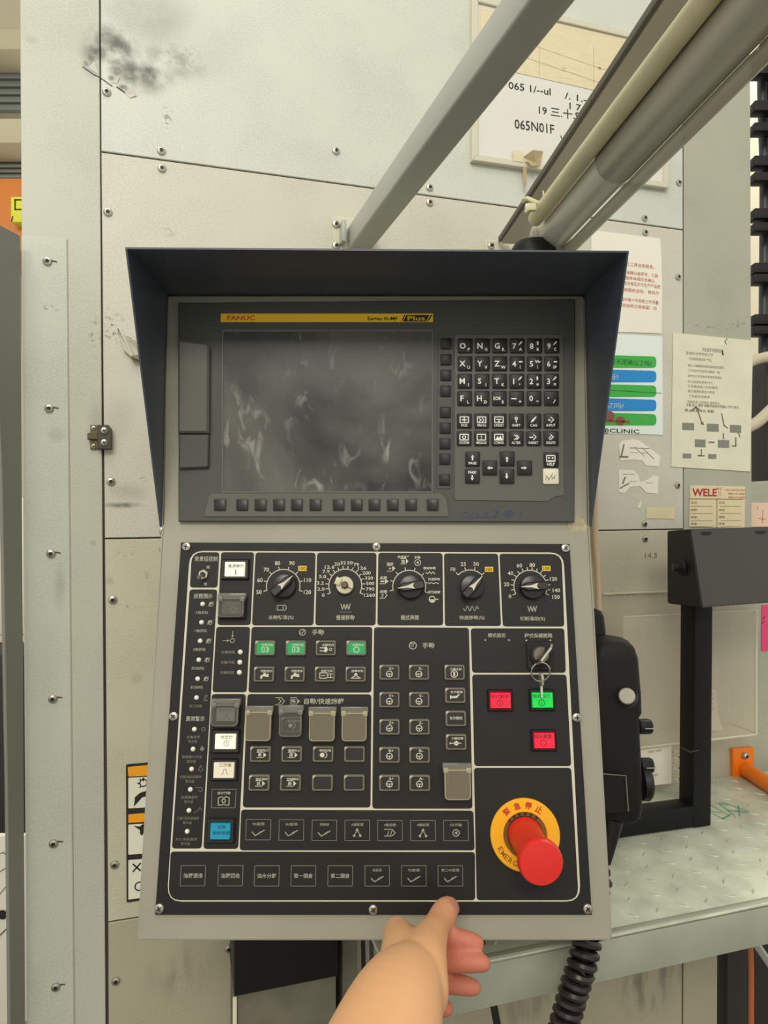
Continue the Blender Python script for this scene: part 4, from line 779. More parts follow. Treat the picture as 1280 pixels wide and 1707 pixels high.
# poster with green and blue bands
PO = sheet_thing('banded_poster', [(985, 555), (1103, 561), (1104, 725), (985, 722)], 'paper_gloss', 'glossy poster with green and blue question bands beside the hood', 'poster', .0004, .0011)
def band(q, m, t, tm, h_=19):
    bm = BM(); prism(bm, rpoly(wpoly([(985, q-h_/2-3), (1093, q-h_/2), (1093, q+h_/2), (985, q+h_/2)]), [0, .0075, .0075, 0], 4), .0011, .0014); o_ = obj('band', bm, m, PO, W.M)
    if t: ink('band_text', [('t', t, 0, 0, 9.5, 8.6*len(t))], W, 1052 if len(t) > 4 else 1022, q, tm, o_, .0016)
band(604, 'poster_green', '刀长度确认了吗?', mat('ink_green', (20, 84, 40), .6)); band(628, 'poster_blue', '吗?', 'ink_white'); band(652.5, 'poster_green', '', ''); band(676, 'poster_blue', '选刀吗?', 'ink_white'); band(700, 'poster_green', '', '')
wprint(PO, 'fold_line', [('l', [(-50, 0), (58, 0)], .8)], 1045, 652, 'ink_green', .0017)
wprint(PO, 'brown_print', [('p', circ(9, 10, -2, -3)), ('p', circ(8, 10, 16, 4)), ('p', [(-14, 3), (32, 3), (32, 7), (-14, 7)])], 1018, 697, 'poster_brown', .0018)
wprint(PO, 'poster_lettering', [('t', '@CLINIC', 0, 0, 9, 66)], 1033, 719, 'ink_black', .0016, .01)
def torn(pts, label, items, p, q):
    r_ = sheet_thing('torn_sticker', pts, 'paper_white', label, 'sticker', .0004, .0008); wprint(r_, 'faded_print', items, p, q, 'ink_grey', .0010); return r_
torn([(1031, 741), (1036, 735), (1055, 732), (1066, 735), (1100, 760), (1098, 778), (1076, 776), (1070, 768), (1056, 766), (1034, 768)], 'torn white sticker with a lever sketch below the banded poster', [('l', [(-24, 8), (-20, -10)], 2.5), ('l', [(-26, 10), (-14, 10)], 3), ('t', '—·— —', 6, -6, 3, 34), ('t', '--·--', 6, 2, 2.5, 30), ('l', [(10, -6), (30, 12)], 1), ('l', [(-2, -6), (14, 8)], .8)], 1060, 752)
torn([(1031, 783), (1056, 784), (1064, 793), (1066, 804), (1078, 800), (1090, 792), (1097, 794), (1096, 823), (1076, 821), (1066, 810), (1050, 812), (1040, 822), (1031, 821)], 'torn white sticker with a ragged gap, lower of the two torn stickers', [('l', [(-20, 4), (-16, -6)], 2.5), ('l', [(-24, 12), (-10, 4)], 2), ('t', '—·—', -10, -12, 2.5, 20), ('t', '--·', -2, 0, 2.5, 12), ('t', '·--·', 24, 2, 2.5, 14)], 1058, 802)
sheet_thing('sticker_scrap', [(1069, 832), (1061, 846), (1067, 848)], 'paper_white', 'small triangular scrap of white sticker below the torn stickers', 'sticker', .0004, .0008)
sheet_thing('blank_label', [(1077, 845), (1125, 846), (1124, 865), (1076, 864)], 'name_cream', 'blank cream label left of the red lettered nameplate', 'label', .0004, .0009)
# instruction sheet in a plastic film
IS = sheet_thing('instruction_sheet', [(1121, 555), (1254, 568), (1249, 786), (1118, 778)], 'paper_film', 'printed instruction sheet with grey flow chart boxes in plastic film', 'paper', .0006, .0016)
ln = [(1188, 584, 35, 7, '作业指导书使用说明'), (1166, 590, 46, 5, '适用机台所有加工件'), (1166, 599, 40, 4.6, '· 开机前检查油位 气压'), (1176, 611, 62, 4.6, '· 确认刀具磨损补偿及程序版本是否'), (1172, 619, 56, 4.6, '· 工件装夹方向须与图纸一致'), (1174, 628, 58, 4.6, '· 首件加工时进给倍率降低至规定'), (1166, 637, 44, 4.6, '· 加工完成后自检尺寸'), (1171, 645, 50, 4.6, '  不合格品放入红色箱内'), (1168, 653, 47, 4.6, '· 每日清理铁屑及切削液'), (1164, 661, 38, 4.6, '· 下班前关闭电源'), (1172, 671, 56, 4.6, '· 如有异常 立即停机 报告班长')]
for p, q, wd, hh, t in ln: wprint(IS, 'printed_line', [('t', t, 0, 0, hh, wd)], p, q, 'ink_grey', .0018)
wprint(IS, 'printed_line', [('t', '注意 加工 程序 调整须经技术员确认 方可 执行', 0, 0, 5, 88), ('t', '禁止私自修改 参数', -22, 9, 5, 48)], 1188, 677, 'ink_black', .0018)
gb = mat('box_grey', (132, 132, 120), .6, var=.2, vscale=300)
for p, q, w_, h_ in [(1147, 711, 20, 12), (1188, 713, 20, 13), (1226, 715, 19, 13), (1167, 739, 18, 13), (1206, 740, 19, 13), (1145, 760, 14, 8), (1187, 761, 14, 8)]: wprint(IS, 'chart_box', [('p', [(-w_/2, -h_/2), (w_/2, -h_/2), (w_/2, h_/2), (-w_/2, h_/2)])], p, q, gb, .0018)
wprint(IS, 'chart_arrow', [('l', [(-18, -26), (-10, -2)], 2), ('l', [(-27, -22), (-20, -28), (-15, -24)], 3), ('p', [(-12, -4), (-8, -4), (-6, 1), (-12, 0)]), ('l', [(23, -20), (27, 0), (33, 4)], 2), ('l', [(26, 14), (26, 22)], 2.2), ('l', [(47, 20), (47, 34), (41, 34)], 2.2), ('l', [(51, 10), (54, 18)], 2), ('l', [(2, 29), (10, 29)], 2.5), ('l', [(-11, 42), (-11, 52), (-16, 52), (-6, 52)], 2)], 1180, 708, 'ink_grey', .0019)
wprint(IS, 'pen_mark', [('l', [(2, -8), (-2, -2), (1, 2)], 1), ('l', [(-6, 14), (-5, 20)], 2.2)], 1210, 572, 'ink_black', .0019)
# nameplate
NP = sheet_thing('maker_nameplate', [(1149, 809), (1241, 811), (1240, 880), (1148, 878)], 'name_cream', 'cream metal nameplate with red lettering beside the pink note', 'nameplate', .0004, .0014)
wprint(NP, 'nameplate_lettering', [('t', 'WELE', 0, 0, 13, 41)], 1174.5, 821, mat('logo_red', (176, 30, 44), .5), .0016, .03)
wprint(NP, 'nameplate_lettering', [('t', '偉立', -23, -5, 4.5, 9), ('t', 'MECHATRONIC', 4, -3, 3.2, 34), ('t', '886-4-2681', 6, 3, 3.2, 28), ('t', '886-4-2682', 6, 9, 3.2, 28), ('t', 'T F', -23, 4, 8, 5)], 1222, 820, 'logo_red', .0016)
wprint(NP, 'nameplate_grid', [('l', [(-45, -16), (45, -16)], 1.2), ('l', [(0, -16), (0, 32)], 1)] + [('l', [(-42+o_, y), (-8+o_, y)], .7) for y in (-4, 8, 20, 30) for o_ in (0, 48)] + [('t', t, x, y, 3.6, 10) for x in (-38, 8) for y, t in ((-10, '型號'), (2, '編號'), (14, '電壓'), (25, '重量'))], 1195, 848, 'name_line', .0016)
b = BM(); R2 = lambda pts, h: [tuple(W.at(*p, h)[:2]) for p in pts]
PN = thing('pink_note', 'pale pink paper note right of the cream nameplate', 'paper', W.mat_at(1266, 858, -.02)); prism(b, R2([(1252, 838), (1330, 838), (1330, 878), (1251, 878)], -.02), -.0196, -.019); obj('sheet', b, 'pink_paper', PN, W.M)
ink('pen_stroke', [('l', [(4, -8), (2, 14)], .8), ('l', [(-6, -14), (-5, -8)], .8), ('l', [(-4, 6), (8, 8)], .8)], W, 1268, 858, 'ink_red', PN, -.0188)
MP = thing('magenta_sheet', 'bright magenta paper strip on the wall behind the black stand', 'paper', W.mat_at(1280, 1047, -.02)); b = BM(); prism(b, R2([(1269, 1009), (1330, 1008), (1330, 1084), (1268, 1085)], -.02), -.0196, -.0188); obj('sheet', b, 'magenta_paper', MP, W.M)
ink('pen_stroke', [('l', [(-2, -10), (2, -14)], 1.2), ('l', [(-3, -4), (1, -6)], 1.2)], W, 1273, 1042, 'ink_black', MP, -.0186)
# hazard label on the left
HZ = sheet_thing('hazard_label', [(210, 1274), (300, 1266), (300, 1490), (211, 1504)], 'ink_black', 'stacked orange and white hazard label half hidden behind the control panel', 'label', .0004, .0010, None, .002)
for pts, m in [([(213, 1278), (298, 1270), (298, 1290), (214, 1294)], 'label_orange'), ([(214, 1296), (298, 1292), (298, 1342), (214, 1347)], 'label_white'), ([(214, 1357), (298, 1350), (298, 1366), (214, 1371)], 'label_orange'), ([(214, 1374), (298, 1369), (298, 1418), (214, 1424)], 'label_white'), ([(214, 1433), (298, 1427), (298, 1486), (214, 1499)], 'label_white')]:
    bm = BM(); prism(bm, rpoly(wpoly(pts), .001, 2), .0010, .0013); obj('label_panel', bm, m, HZ, W.M)
wprint(HZ, 'hazard_symbol', [('o', 8, -16, 6, 2), ('p', [(-8, 22), (-6, 6), (2, 0), (20, -4), (20, 6), (6, 8), (0, 14)]), ('l', [(8, -24), (8, -20)], 2.5), ('l', [(0, -16), (-1, -16)], 2.5), ('l', [(2, -23), (4, -20)], 2), ('l', [(2, -9), (4, -11)], 2)], 231, 1322, 'ink_black', .0015)
wprint(HZ, 'hazard_symbol', [('p', [(-8, -16), (2, -14), (8, -18), (14, -14), (6, 2), (2, -2), (2, -8)])], 231, 1392, 'ink_black', .0015); wprint(HZ, 'hazard_symbol', [('l', [(-6, -20), (6, -8)], 2.6), ('l', [(6, -20), (-6, -8)], 2.6), ('o', 4, 18, 7, 2.2)], 228, 1460, 'ink_black', .0015)
# sliding latch
LT = thing('sliding_latch', 'small brass and dark steel latch screwed across the left wall seam', 'latch', W.mat_at(168, 730))
b = BM(); prism(b, wpoly([(151, 709), (164, 709), (164, 749), (151, 749)]), .0002, .004, 0, .0008); obj('catch_plate', b, 'latch_brown', LT, W.M)
b = BM(); prism(b, rpoly(wpoly([(164, 710), (182, 710), (187, 716), (187, 750), (164, 750)]), .001, 2), .0002, .012, 0, .001); obj('latch_body', b, 'latch_dark', LT, W.M)
b = BM(); prism(b, wpoly([(146, 722), (168, 722), (168, 733), (146, 733)], .006), .004, .009, 0, .001); obj('bolt', b, 'brass_dark', LT, W.M)
for p, q in ((174, 718), (174, 738)): obj('screw', screw_mesh(.0048, .003), None, LT, W.mat_at(p, q, .012))
for p, q in ((156, 714), (156, 744)): obj('rivet', screw_mesh(.0032, .0012, False), None, LT, W.mat_at(p, q, .004))
# adhesive hook
HK = thing('adhesive_hook', 'white adhesive clip stuck on the wall beside the hood left edge', 'hook', W.mat_at(218, 575))
b = BM(); a0 = W.at(196, 549); 
prism(b, rpoly(wpoly([(196, 548), (206, 556), (224, 594), (219, 597), (207, 586), (200, 562)]), .001, 2), .0003, .006, 0, .001); obj('hook_back', b, 'hook_white', HK, W.M)
b = BM(); tube(b, spline([W.at(212, 560, .006), W.at(221, 564, .014), W.at(228, 574, .013), W.at(231, 588, .008)], 5), .0018, 8); obj('hook_loop', b, 'hook_white', HK, W.M)
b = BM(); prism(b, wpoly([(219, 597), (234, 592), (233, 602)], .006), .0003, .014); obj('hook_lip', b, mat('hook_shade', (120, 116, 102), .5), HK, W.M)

# ------------------------------------------------------------------ clear document box
DB = thing('document_box', 'clear acrylic document box on the wall behind the black stand', 'document box', W.mat_at(1140, 1230))
x0, x1 = W.at(1003, 1100).x, W.at(1262, 1150, .055).x; y0, y1 = W.at(1262, 1222, .055).y, W.at(1080, 986).y; D = .055
def pane(name, lo, hi, m='acrylic'):
    bm = BM(); c = [(a+b_)/2 for a, b_ in zip(lo, hi)]; box(bm, c, [b_-a for a, b_ in zip(lo, hi)], 0, .0005); return obj(name, bm, m, DB, W.M)
pane('front_pane', (x0, y0, D-.003), (x1, y1-.03, D)); pane('back_pane', (x0, y0, .0006), (x1, y1, .0030))
pane('bottom_pane', (x0, y0-.003, .0006), (x1, y0, D)); pane('side_pane', (x1-.003, y0, .003), (x1, y1-.03, D-.003)); pane('side_pane', (x0, y0, .003), (x0+.003, y1-.03, D-.003))
for lo, hi in [((x1-.0035, y0-.003, D), (x1+.0002, y1-.03, D+.0008)), ((x0, y0-.0035, D), (x1, y0, D+.0008)), ((x0, y1-.031, D-.0035), (x1, y1-.0295, D+.0005)), ((x1, y0-.003, .001), (x1+.0012, y0+.0005, D)), ((x0, y1-.002, .0006), (x1, y1+.0012, .006))]: pane('pane_edge', lo, hi, 'acrylic_edge')
NC = thing('number_card', 'small white number card leaning inside the clear document box', 'card', W.mat_at(1188, 1185, .02))
b = BM(); P = [W.at(1160, 1152, .012), W.at(1194, 1151, .012), W.at(1196, 1190, .018), W.at(1206, 1217, .040), W.at(1160, 1219, .040), W.at(1160, 1190, .018)]; vs = [b.verts.new(p) for p in P]; b.faces.new((vs[0], vs[1], vs[2], vs[5])); b.faces.new((vs[5], vs[2], vs[3], vs[4])); bmesh.ops.solidify(b, geom=b.faces[:], thickness=.0005); obj('sheet', b, 'paper_white', NC, W.M)
ink('card_digits', [('t', '03 05 07', 0, -16+8*i, 4, 20) for i in range(4)], W, 1180, 1174, 'ink_grey', NC, .0185)

# ------------------------------------------------------------------ checker plate shelf, black stand, orange rail
zs = -.455; lip = .030; Dp = .325
xl, xr = W.at(640, 1640, .3).x, W.at(1420, 1300).x
SH = thing('tread_plate_shelf', 'galvanised tread plate shelf with folded lip below the control panel', 'shelf', W.M @ T(0.2, zs, .1))
b = BM(); box(b, ((xl+xr)/2, zs-.0025, Dp/2+.0005), (xr-xl, .005, Dp-.001), 0, .001); obj('top_plate', b, 'galv', SH, W.M)
b = BM(); box(b, ((xl+xr)/2, zs-.0245, Dp-.002), (xr-xl, .047, .004), 0, .0012); box(b, ((xl+xr)/2, zs-.0005, Dp-.006), (xr-xl, .003, .008), 0, .001); obj('front_lip', b, 'galv_lip', SH, W.M)
b = BM(); random.seed(3)
for i in range(26):
    for j in range(11):
        x = xl + .02 + i*.034 + (j % 2)*.017; z = .02 + j*.028
        if x > xr-.02: continue
        M = T(x, zs, z) @ Matrix.Rotation(R(-90), 4, 'X') @ Matrix.Rotation(R(45 if (i+j) % 2 else -45), 4, 'Z')
        pts = [(-.009, 0), (0, -.0022), (.009, 0), (0, .0022)]; loft(b, [[M @ Vector((*p, -.0003)) for p in pts], [M @ Vector((*p, .0006)) for p in inset(pts, .0008)]])
o_ = obj('tread_bars', b, 'tread', SH, W.M); o_['kind'] = 'stuff'
S = Frame(W.M @ Vector((0, zs+.0003, 0)), W.x, W.z*-1)       # the shelf top as a plane
ink('marker_scribble', [('l', [(-40, -8), (-20, -12), (-18, 10), (-40, 14), (-42, -4)], 1.6), ('l', [(-36, 0), (-24, 4)], 1.2), ('l', [(-12, 12), (0, -12), (12, -8)], 1.4), ('l', [(-8, 2), (22, 10)], 1.2), ('l', [(10, -14), (24, 8)], 1.2), ('l', [(-4, 14), (26, -4)], 1.2)], S, 1216, 1348, 'green_ink', SH, .0009)
ST = thing('black_stand', 'black square tube stand carrying a folded black steel box', 'stand', T(*px(1150, 1365, 1.0)))
def sq(name, p0, p1, s=.030): bm = BM(); bar2(bm, p0, p1, s); return obj(name, bm, 'frame_black', ST)
def bar2(bm, p0, p1, s):
    p0, p1 = Vector(p0), Vector(p1); d = (p1-p0).normalized(); ref = W.x if abs(d.dot(W.x)) < .7 else UPV; a = (ref - d*ref.dot(d)).normalized(); c = d.cross(a); pts = rrect(s, s, .002)
    loft(bm, [[p0 + a*x + c*y for x, y in pts], [p1 + a*x + c*y for x, y in pts]])
zb = EYE.z + zs + .0165
pc = Vector((.455, 1.0, zb)); sq('foot_bar', pc, pc + Vector((-.19, -.052, 0))); sq('post', pc + Vector((0, 0, -.015)), px(1160, 960, 1.0) + Vector((.001, 0, 0)), .031)
b = BM()
F_ = [px(1150, 882, .93), px(1345, 876, .985), px(1345, 1000, .985), px(1170, 1013, .93)]; Bk = [px(1112, 885, 1.03), px(1300, 880, 1.085), px(1300, 1000, 1.085), px(1112, 1006, 1.03)]
loft(b, [[*F_], [*Bk]]); bmesh.ops.bevel(b, geom=b.edges[:], offset=.0015, segments=2, affect='EDGES'); bmesh.ops.recalc_face_normals(b, faces=b.faces[:])
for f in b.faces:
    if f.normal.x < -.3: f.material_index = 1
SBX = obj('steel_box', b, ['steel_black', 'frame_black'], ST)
fx = (F_[1]-F_[0]).normalized(); FFr = Frame(F_[0], fx, (Vector((0, 0, 1)) - fx*fx.z))
for p, q, m in [(1177, 889, 'socket'), (1268, 887, 'socket'), (1279, 997, 'socket')]: ink('slot', [('p', [(-10, 0), (-6, -2.5), (6, -2.5), (10, 0), (5, 3.5), (-5, 3.5)])], FFr, p, q, m, SBX, .0006)
ink('slot', [('p', [(-9, -2.5), (8, -3), (9, 2), (-8, 2.5)])], FFr, 1189, 1002.5, 'paper_white', SBX, .0030)
b = BM(); q0 = px(1142, 945, .985); lathe(b, [(.012, 0), (.012, .012), (.006, .016)], 14, 0, axis_M(q0, q0 + Vector((-.4, -.9, 0)))); tube(b, [q0+Vector((-.02, -.005, 0)), q0 + Vector((.012, -.01, .004))], .006, 10); obj('clamp_knob', b, 'plastic_black', ST)
b = BM(); tube(b, [px(1134, 1246, .972)+Vector((0, 0, 0)), px(1150, 1254, .975), px(1166, 1250, .985)], .0014, 8); tag(obj('wire_tie', b, 'cable_black'), 'thin wire twisted round the black stand post', 'wire')
OR = thing('orange_rail', 'orange handrail tube with bolted wall flange above the shelf', 'handrail', W.mat_at(1238, 1270, -.02))
b = BM(); prism(b, R2([(1219, 1248), (1254, 1245), (1254, 1291), (1220, 1296)], .004), .0002, .008, 0, .001); obj('flange', b, 'orange_paint', OR, W.M)
b = BM(); p0 = W.M @ W.at(1240, 1281, .006); tube(b, [p0, px(1290, 1314, 1.10), px(1420, 1395, .90)], .0125, 18); obj('rail_tube', b, 'orange_paint', OR)
obj('bolt', screw_mesh(.006, .007, False), None, OR, W.mat_at(1240, 1259, .008))
NS = thing('notebook', 'white ring notebook standing on the shelf behind the handwheel pendant', 'notebook', T(*px(1095, 1310, 1.0)))
b = BM(); P = [px(1062, 1252, 1.06), px(1119, 1243, 1.09), px(1119, 1306, 1.09), px(1062, 1312, 1.06)]; loft(b, [P, [p + Vector((-.002, .008, 0)) for p in P]]); obj('cover', b, 'paper_white', NS, sm=False)
NFr = Frame(P[0], P[1]-P[0], UPV - (P[1]-P[0]).normalized()*(P[1]-P[0]).normalized().z); ink('printed_line', [('t', 'DAILY CHECK', 0, -20, 3.5, 22), ('t', 'SHEET LIST', -6, 20, 3.5, 24)], NFr, 1092, 1272, 'ink_grey', NS, .001)
for k in range(3):
    b = BM(); c_ = px(1128, 1258+18*k, 1.08); tube(b, [c_ + Vector((.006*math.cos(a), 0, .006*math.sin(a))) for a in [i*math.pi/5 for i in range(11)]], .0012, 6, caps=False); obj('binder_ring', b, 'chrome', NS)

# ------------------------------------------------------------------ handwheel pendant with coiled cord
HP = thing('handwheel_pendant', 'black handwheel pendant hanging at the right side of the control panel', 'pendant', T(*px(1030, 1200, .76)))
b = BM(); q0 = px(985, 1056, .80); box(b, (.2265, .80, q0.z), (.036, .016, .012), 0, .001); obj('side_bracket', b, 'plastic_black', HP)
b = BM(); rings = []
for q, xa, xb, dy in [(1066, 1000, 1034, .030), (1071, 998, 1052, .040), (1082, 994, 1062, .048), (1100, 990, 1068, .052), (1160, 985, 1073, .055), (1192, 985, 1074, .055), (1200, 985, 1069, .055), (1250, 985, 1072, .055), (1290, 985, 1074, .054), (1350, 990, 1075, .050), (1368, 996, 1072, .044), (1374, 1004, 1062, .036)]:
    Y = .775; xa_, xb_ = (xa-640)/F*(Y-dy*.5), (xb-640)/F*(Y-dy*.5); z = EYE.z-(q-853.5)/F*(Y-dy*.5)
    rings.append([(x, y, z) for x, y in rrect(xb_-xa_, dy, .010, 4, (xa_+xb_)/2, Y)])
loft(b, rings); obj('body', b, 'plastic_black_soft', HP)
b = BM(); rings = []
for q, xa, xb in [(1013, 978, 990), (1016, 975, 997), (1026, 972, 1002), (1050, 972, 1005), (1084, 975, 1006)]:
    Y = .80; xa_, xb_ = (xa-640)/F*Y, (xb-640)/F*Y; z = EYE.z-(q-853.5)/F*Y; rings.append([(x, y, z) for x, y in rrect(xb_-xa_, .03, .006, 4, (xa_+xb_)/2, Y)])
loft(b, rings); obj('hanger_hook', b, 'plastic_black', HP)
b = BM(); q0 = px(1044, 1161, .752); q1 = px(1045, 1160, .732); lathe(b, [(.0125, 0), (.0125, .004)], 20, 1, axis_M(q0 + (q0-q1)*.1, q1)); lathe(b, [(.0088, 0), (.0088, .016), (.0078, .018)], 20, 0, axis_M(q0, q1)); obj('enable_button', b, [mat('button_grey', (176, 170, 156), .45), 'plastic_black'], HP)
for q, xx in ((1211, 1071), (1276, 1073)):
    b = BM(); c_ = px(xx, q, .775); lathe(b, [(.0085, -.004), (.0085, .007), (.0075, .0095), (.004, .0105)], 16, 0, axis_M(c_, c_ + Vector((1, 0, 0)))); box(b, c_+Vector((.0055, 0, .0002)), (.011, .0176, .0010), 1); obj('selector_knob', b, ['plastic_black', 'ink_dim'], HP)
b = BM(); c_ = px(1073, 1304, .775); lathe(b, [(.0195, -.004), (.0205, .002), (.018, .0055), (.008, .0065)], 32, 0, axis_M(c_, c_ + Vector((1, 0, 0)))); obj('handwheel', b, 'plastic_black', HP)
b = BM(); P = rpoly([(995, 1290), (1044, 1293), (1047, 1353), (1000, 1356)], 2, 2); P = [px(p, q, .742) for p, q in P]; loft(b, [P, [p + Vector((0, .016, 0)) for p in P]]); obj('holder_plate', b, 'plastic_black_soft', HP)
b = BM(); tube(b, [px(1004, 1290, .740), px(1043, 1293, .740), px(1047, 1352, .740)], .0008, 6); obj('holder_edge', b, mat('edge_grey', (120, 112, 100), .4), HP)
b = BM(); tube(b, [px(1018, 1366, .765), px(1014, 1400, .76), px(1009, 1440, .752)], [.0135, .0100, .0055], 16); obj('cable_gland', b, 'plastic_black', HP)
b = BM(); cp = spline([px(1009, 1436, .752), px(988, 1500, .738), px(982, 1548, .705), px(972, 1600, .69), px(955, 1655, .685), px(935, 1730, .68), px(922, 1800, .68)], 12); pts = []
tot = 0; dist = [0]
for a, c in zip(cp, cp[1:]): tot += (c-a).length; dist.append(tot)
n = 620
for i in range(n+1):
    s = tot*i/n; k = max(0, min(len(cp)-2, next((j for j in range(len(dist)-1) if dist[j+1] >= s), len(cp)-2))); t = (s-dist[k])/(dist[k+1]-dist[k]); p = cp[k].lerp(cp[k+1], t); d = (cp[k+1]-cp[k]).normalized()
    u = d.cross(Vector((0, 1, 0))).normalized(); v = d.cross(u); a = s/.0092*2*math.pi; r = .0112*min(1, s/.02) if s < .02 else .0112; pts.append(p + (u*math.cos(a) + v*math.sin(a))*r)
tube(b, pts, .0040, 7); CC = obj('coiled_cord', b, 'coil', HP)

def bx3(name, p0, p1, Y, dY, m, root=None, bev=.01):
    bm = BM(); a, c = px(p0[0], p0[1], Y), px(p1[0], p1[1], Y); box(bm, ((a.x+c.x)/2, Y+dY/2, (a.z+c.z)/2), (abs(c.x-a.x), dY, abs(c.z-a.z)), 0, bev); return obj(name, bm, m, root)
# ------------------------------------------------------------------ below the panel
EB = thing('electrical_box', 'dark electrical box with grey lower door under the control panel', 'electrical box', W.mat_at(475, 1640, .08))
b = BM(); xa, xb = W.at(390, 1600, .08).x, W.at(563, 1600, .08).x; zt, zb_ = W.at(475, 1500, .08).y, W.at(391, 1662, .08).y
box(b, ((xa+xb)/2, (zt+zb_)/2, .0405), (xb-xa, zt-zb_, .079), 0, .002); obj('upper_cover', b, 'plastic_black', EB, W.M)
b = BM(); box(b, ((xa+xb)/2, zb_-.12, .038), (xb-xa-.002, .238, .074), 0, .002); obj('lower_door', b, 'dirty_grey', EB, W.M)
b = BM(); box(b, (xa+.0012, zb_-.12, .077), (.005, .236, .003), 0, .0006); obj('door_edge', b, 'paper_film', EB, W.M)
b = BM(); box(b, (W.at(583, 1640, .05).x, -.80, .0255), (.022, .62, .05), 0, .002); tag(obj('upright_post', b, 'dirty_grey', None, W.M), 'grey upright post right of the dark electrical box', 'post')
for xx, x2, lab_ in ((604, 609, 'thin dark cable hanging beside the upright post'), (618, 624, 'grey cable hanging just left of the hand')):
    b = BM(); tube(b, spline([px(xx, 1520, .86), px(xx+2, 1620, .86), px(x2, 1760, .86)], 5), .0028, 10); tag(obj('hanging_cable', b, 'cable_dark' if xx > 610 else 'cable_black'), lab_, 'cable')
b = BM(); tube(b, spline([px(795, 1530, .72), px(808, 1600, .72), px(818, 1650, .715), px(838, 1760, .71)], 6), .0040, 12); tag(obj('hanging_cable', b, 'cable_black'), 'thick black cable hanging right of the fingers', 'cable')
b = BM(); box(b, (W.at(1218, 1600, -.02).x, zs-.33, -.03), (.042, .56, .05), 0, .003); tag(obj('dark_column', b, 'dark_body', None, W.M), 'dark steel column under the right end of the shelf', 'column')
b = BM(); tube(b, spline([px(1248, 1540, 1.12), px(1252, 1620, 1.12), px(1251, 1800, 1.12)], 5), .0042, 10); tag(obj('orange_cable', b, 'orange_cable'), 'thin orange cable hanging under the shelf end', 'cable')
b = BM(); bar(b, px(1246, 1500, 1.5), px(1350, 1640, 1.40), .03, .03); tag(obj('yellow_brace', b, 'badge_yellow'), 'yellow slanting brace under the shelf at the far right', 'brace')
b = BM(); bar(b, px(1230, 1530, 1.28), px(1320, 1660, 1.24), .012, .012); tag(obj('steel_rod', b, 'beam_grey'), 'thin grey rod slanting under the shelf beside the orange cable', 'rod')

tag(bx3('dark_gap_panel', (1198, 1480), (1700, 2200), 1.75, .3, 'dark_body'), 'dark panel added behind the orange cable in the gap under the shelf', 'backing panel')  # dark panel added so the gap under the shelf reads dark
# ------------------------------------------------------------------ dark side of the machine on the right
DC = thing('cable_chain', 'black link cable carrier with grey cables on the far right', 'cable carrier', T(*px(1300, 300, 1.5)))
for i, q in enumerate((182, 217, 273, 299, 360, 382, 450, 467, 535, 553, 100, 122)):
    b = BM(); c_ = px(1300, q, 1.48); box(b, c_, (.125, .03, .019 if i % 2 else .022), 0, .002); obj('cross_bar', b, 'plastic_black', DC)
for i, x in enumerate((1272, 1288, 1304, 1322)):
    b = BM(); tube(b, spline([px(x+6, 40, 1.53), px(x-2, 130, 1.52), px(x+2, 300, 1.52), px(x, 600, 1.52)], 6), .010, 12); obj('cable', b, 'cable_dark', DC)
b = BM(); box(b, px(1318, 300, 1.58), (.052, .01, .75), 0, .002); obj('side_plate', b, 'plastic_black', DC)
b = BM(); box(b, px(1318, 700, 1.46) , (.17, .12, .27), 0, .004); tag(obj('dark_housing', b, 'dark_body'), 'dark brown machine housing behind the white hoses', 'housing')
b = BM(); tube(b, spline([px(1246, 606, 1.36), px(1262, 599, 1.36), px(1290, 594, 1.36), px(1330, 600, 1.36)], 6), .0105, 14); tag(obj('white_hose', b, 'hose_white'), 'white hose, upper of the two beside the instruction sheet', 'hose')
b = BM(); tube(b, spline([px(1240, 716, 1.36), px(1262, 704, 1.36), px(1282, 686, 1.36), px(1330, 640, 1.36)], 6), .0115, 14); tag(obj('white_hose', b, 'hose_white'), 'white hose, lower of the two beside the instruction sheet', 'hose')
b = BM(); tube(b, spline([px(990, 470, .95), px(991, 810, .95), px(992, 900, .95), px(996, 960, .95), px(998, 1080, .95), px(996, 1394, .95)], 6), .0046, 12); tag(obj('tan_pipe', b, mat('pipe_tan', (200, 178, 146), .5)), 'thin tan pipe running down the wall behind the panel right edge', 'pipe')
b = BM(); tube(b, spline([px(982, 470, .96), px(983, 810, .96), px(984, 900, .96), px(986, 960, .96), px(987, 1080, .96), px(986, 1388, .96)], 6), .0030, 12); tag(obj('tan_pipe', b, 'conduit_cream'), 'thinner cream pipe left of the tan pipe behind the panel', 'pipe')

# ------------------------------------------------------------------ door edge and hall on the left
A_, B_ = px(36, 394, .845), px(-60, 350, .735)
DF = Frame(B_, (A_-B_) - UPV*(A_-B_).z, (0, 0, 1)); P = [tuple(DF.at(*p)[:2]) for p in [(-9, 370), (34, 393), (46, 2300), (24, 2300), (13, 1300), (4, 800), (-9, 500)]]
b = BM(); prism(b, P, -.004, 0, 0, .0005); struct(obj('door_1', b, 'door_grey', None, DF.M))
struct(bx3('wall_far', (1236, -200), (1700, 1500), 3.4, .2, mat('plaster_light', (236, 226, 198), .8)))
struct(bx3('wall_far', (-500, -150), (60, 1400), 6.2, .2, 'plaster'))
tag(bx3('roof_beam', (-500, 48), (60, 82), 5.4, .3, 'plaster'), 'cream roof beam above the upper roller shutter', 'beam')
tag(bx3('roof_beam', (-500, 197), (60, 238), 5.4, .3, 'plaster'), 'cream crane beam between the two roller shutters', 'beam')
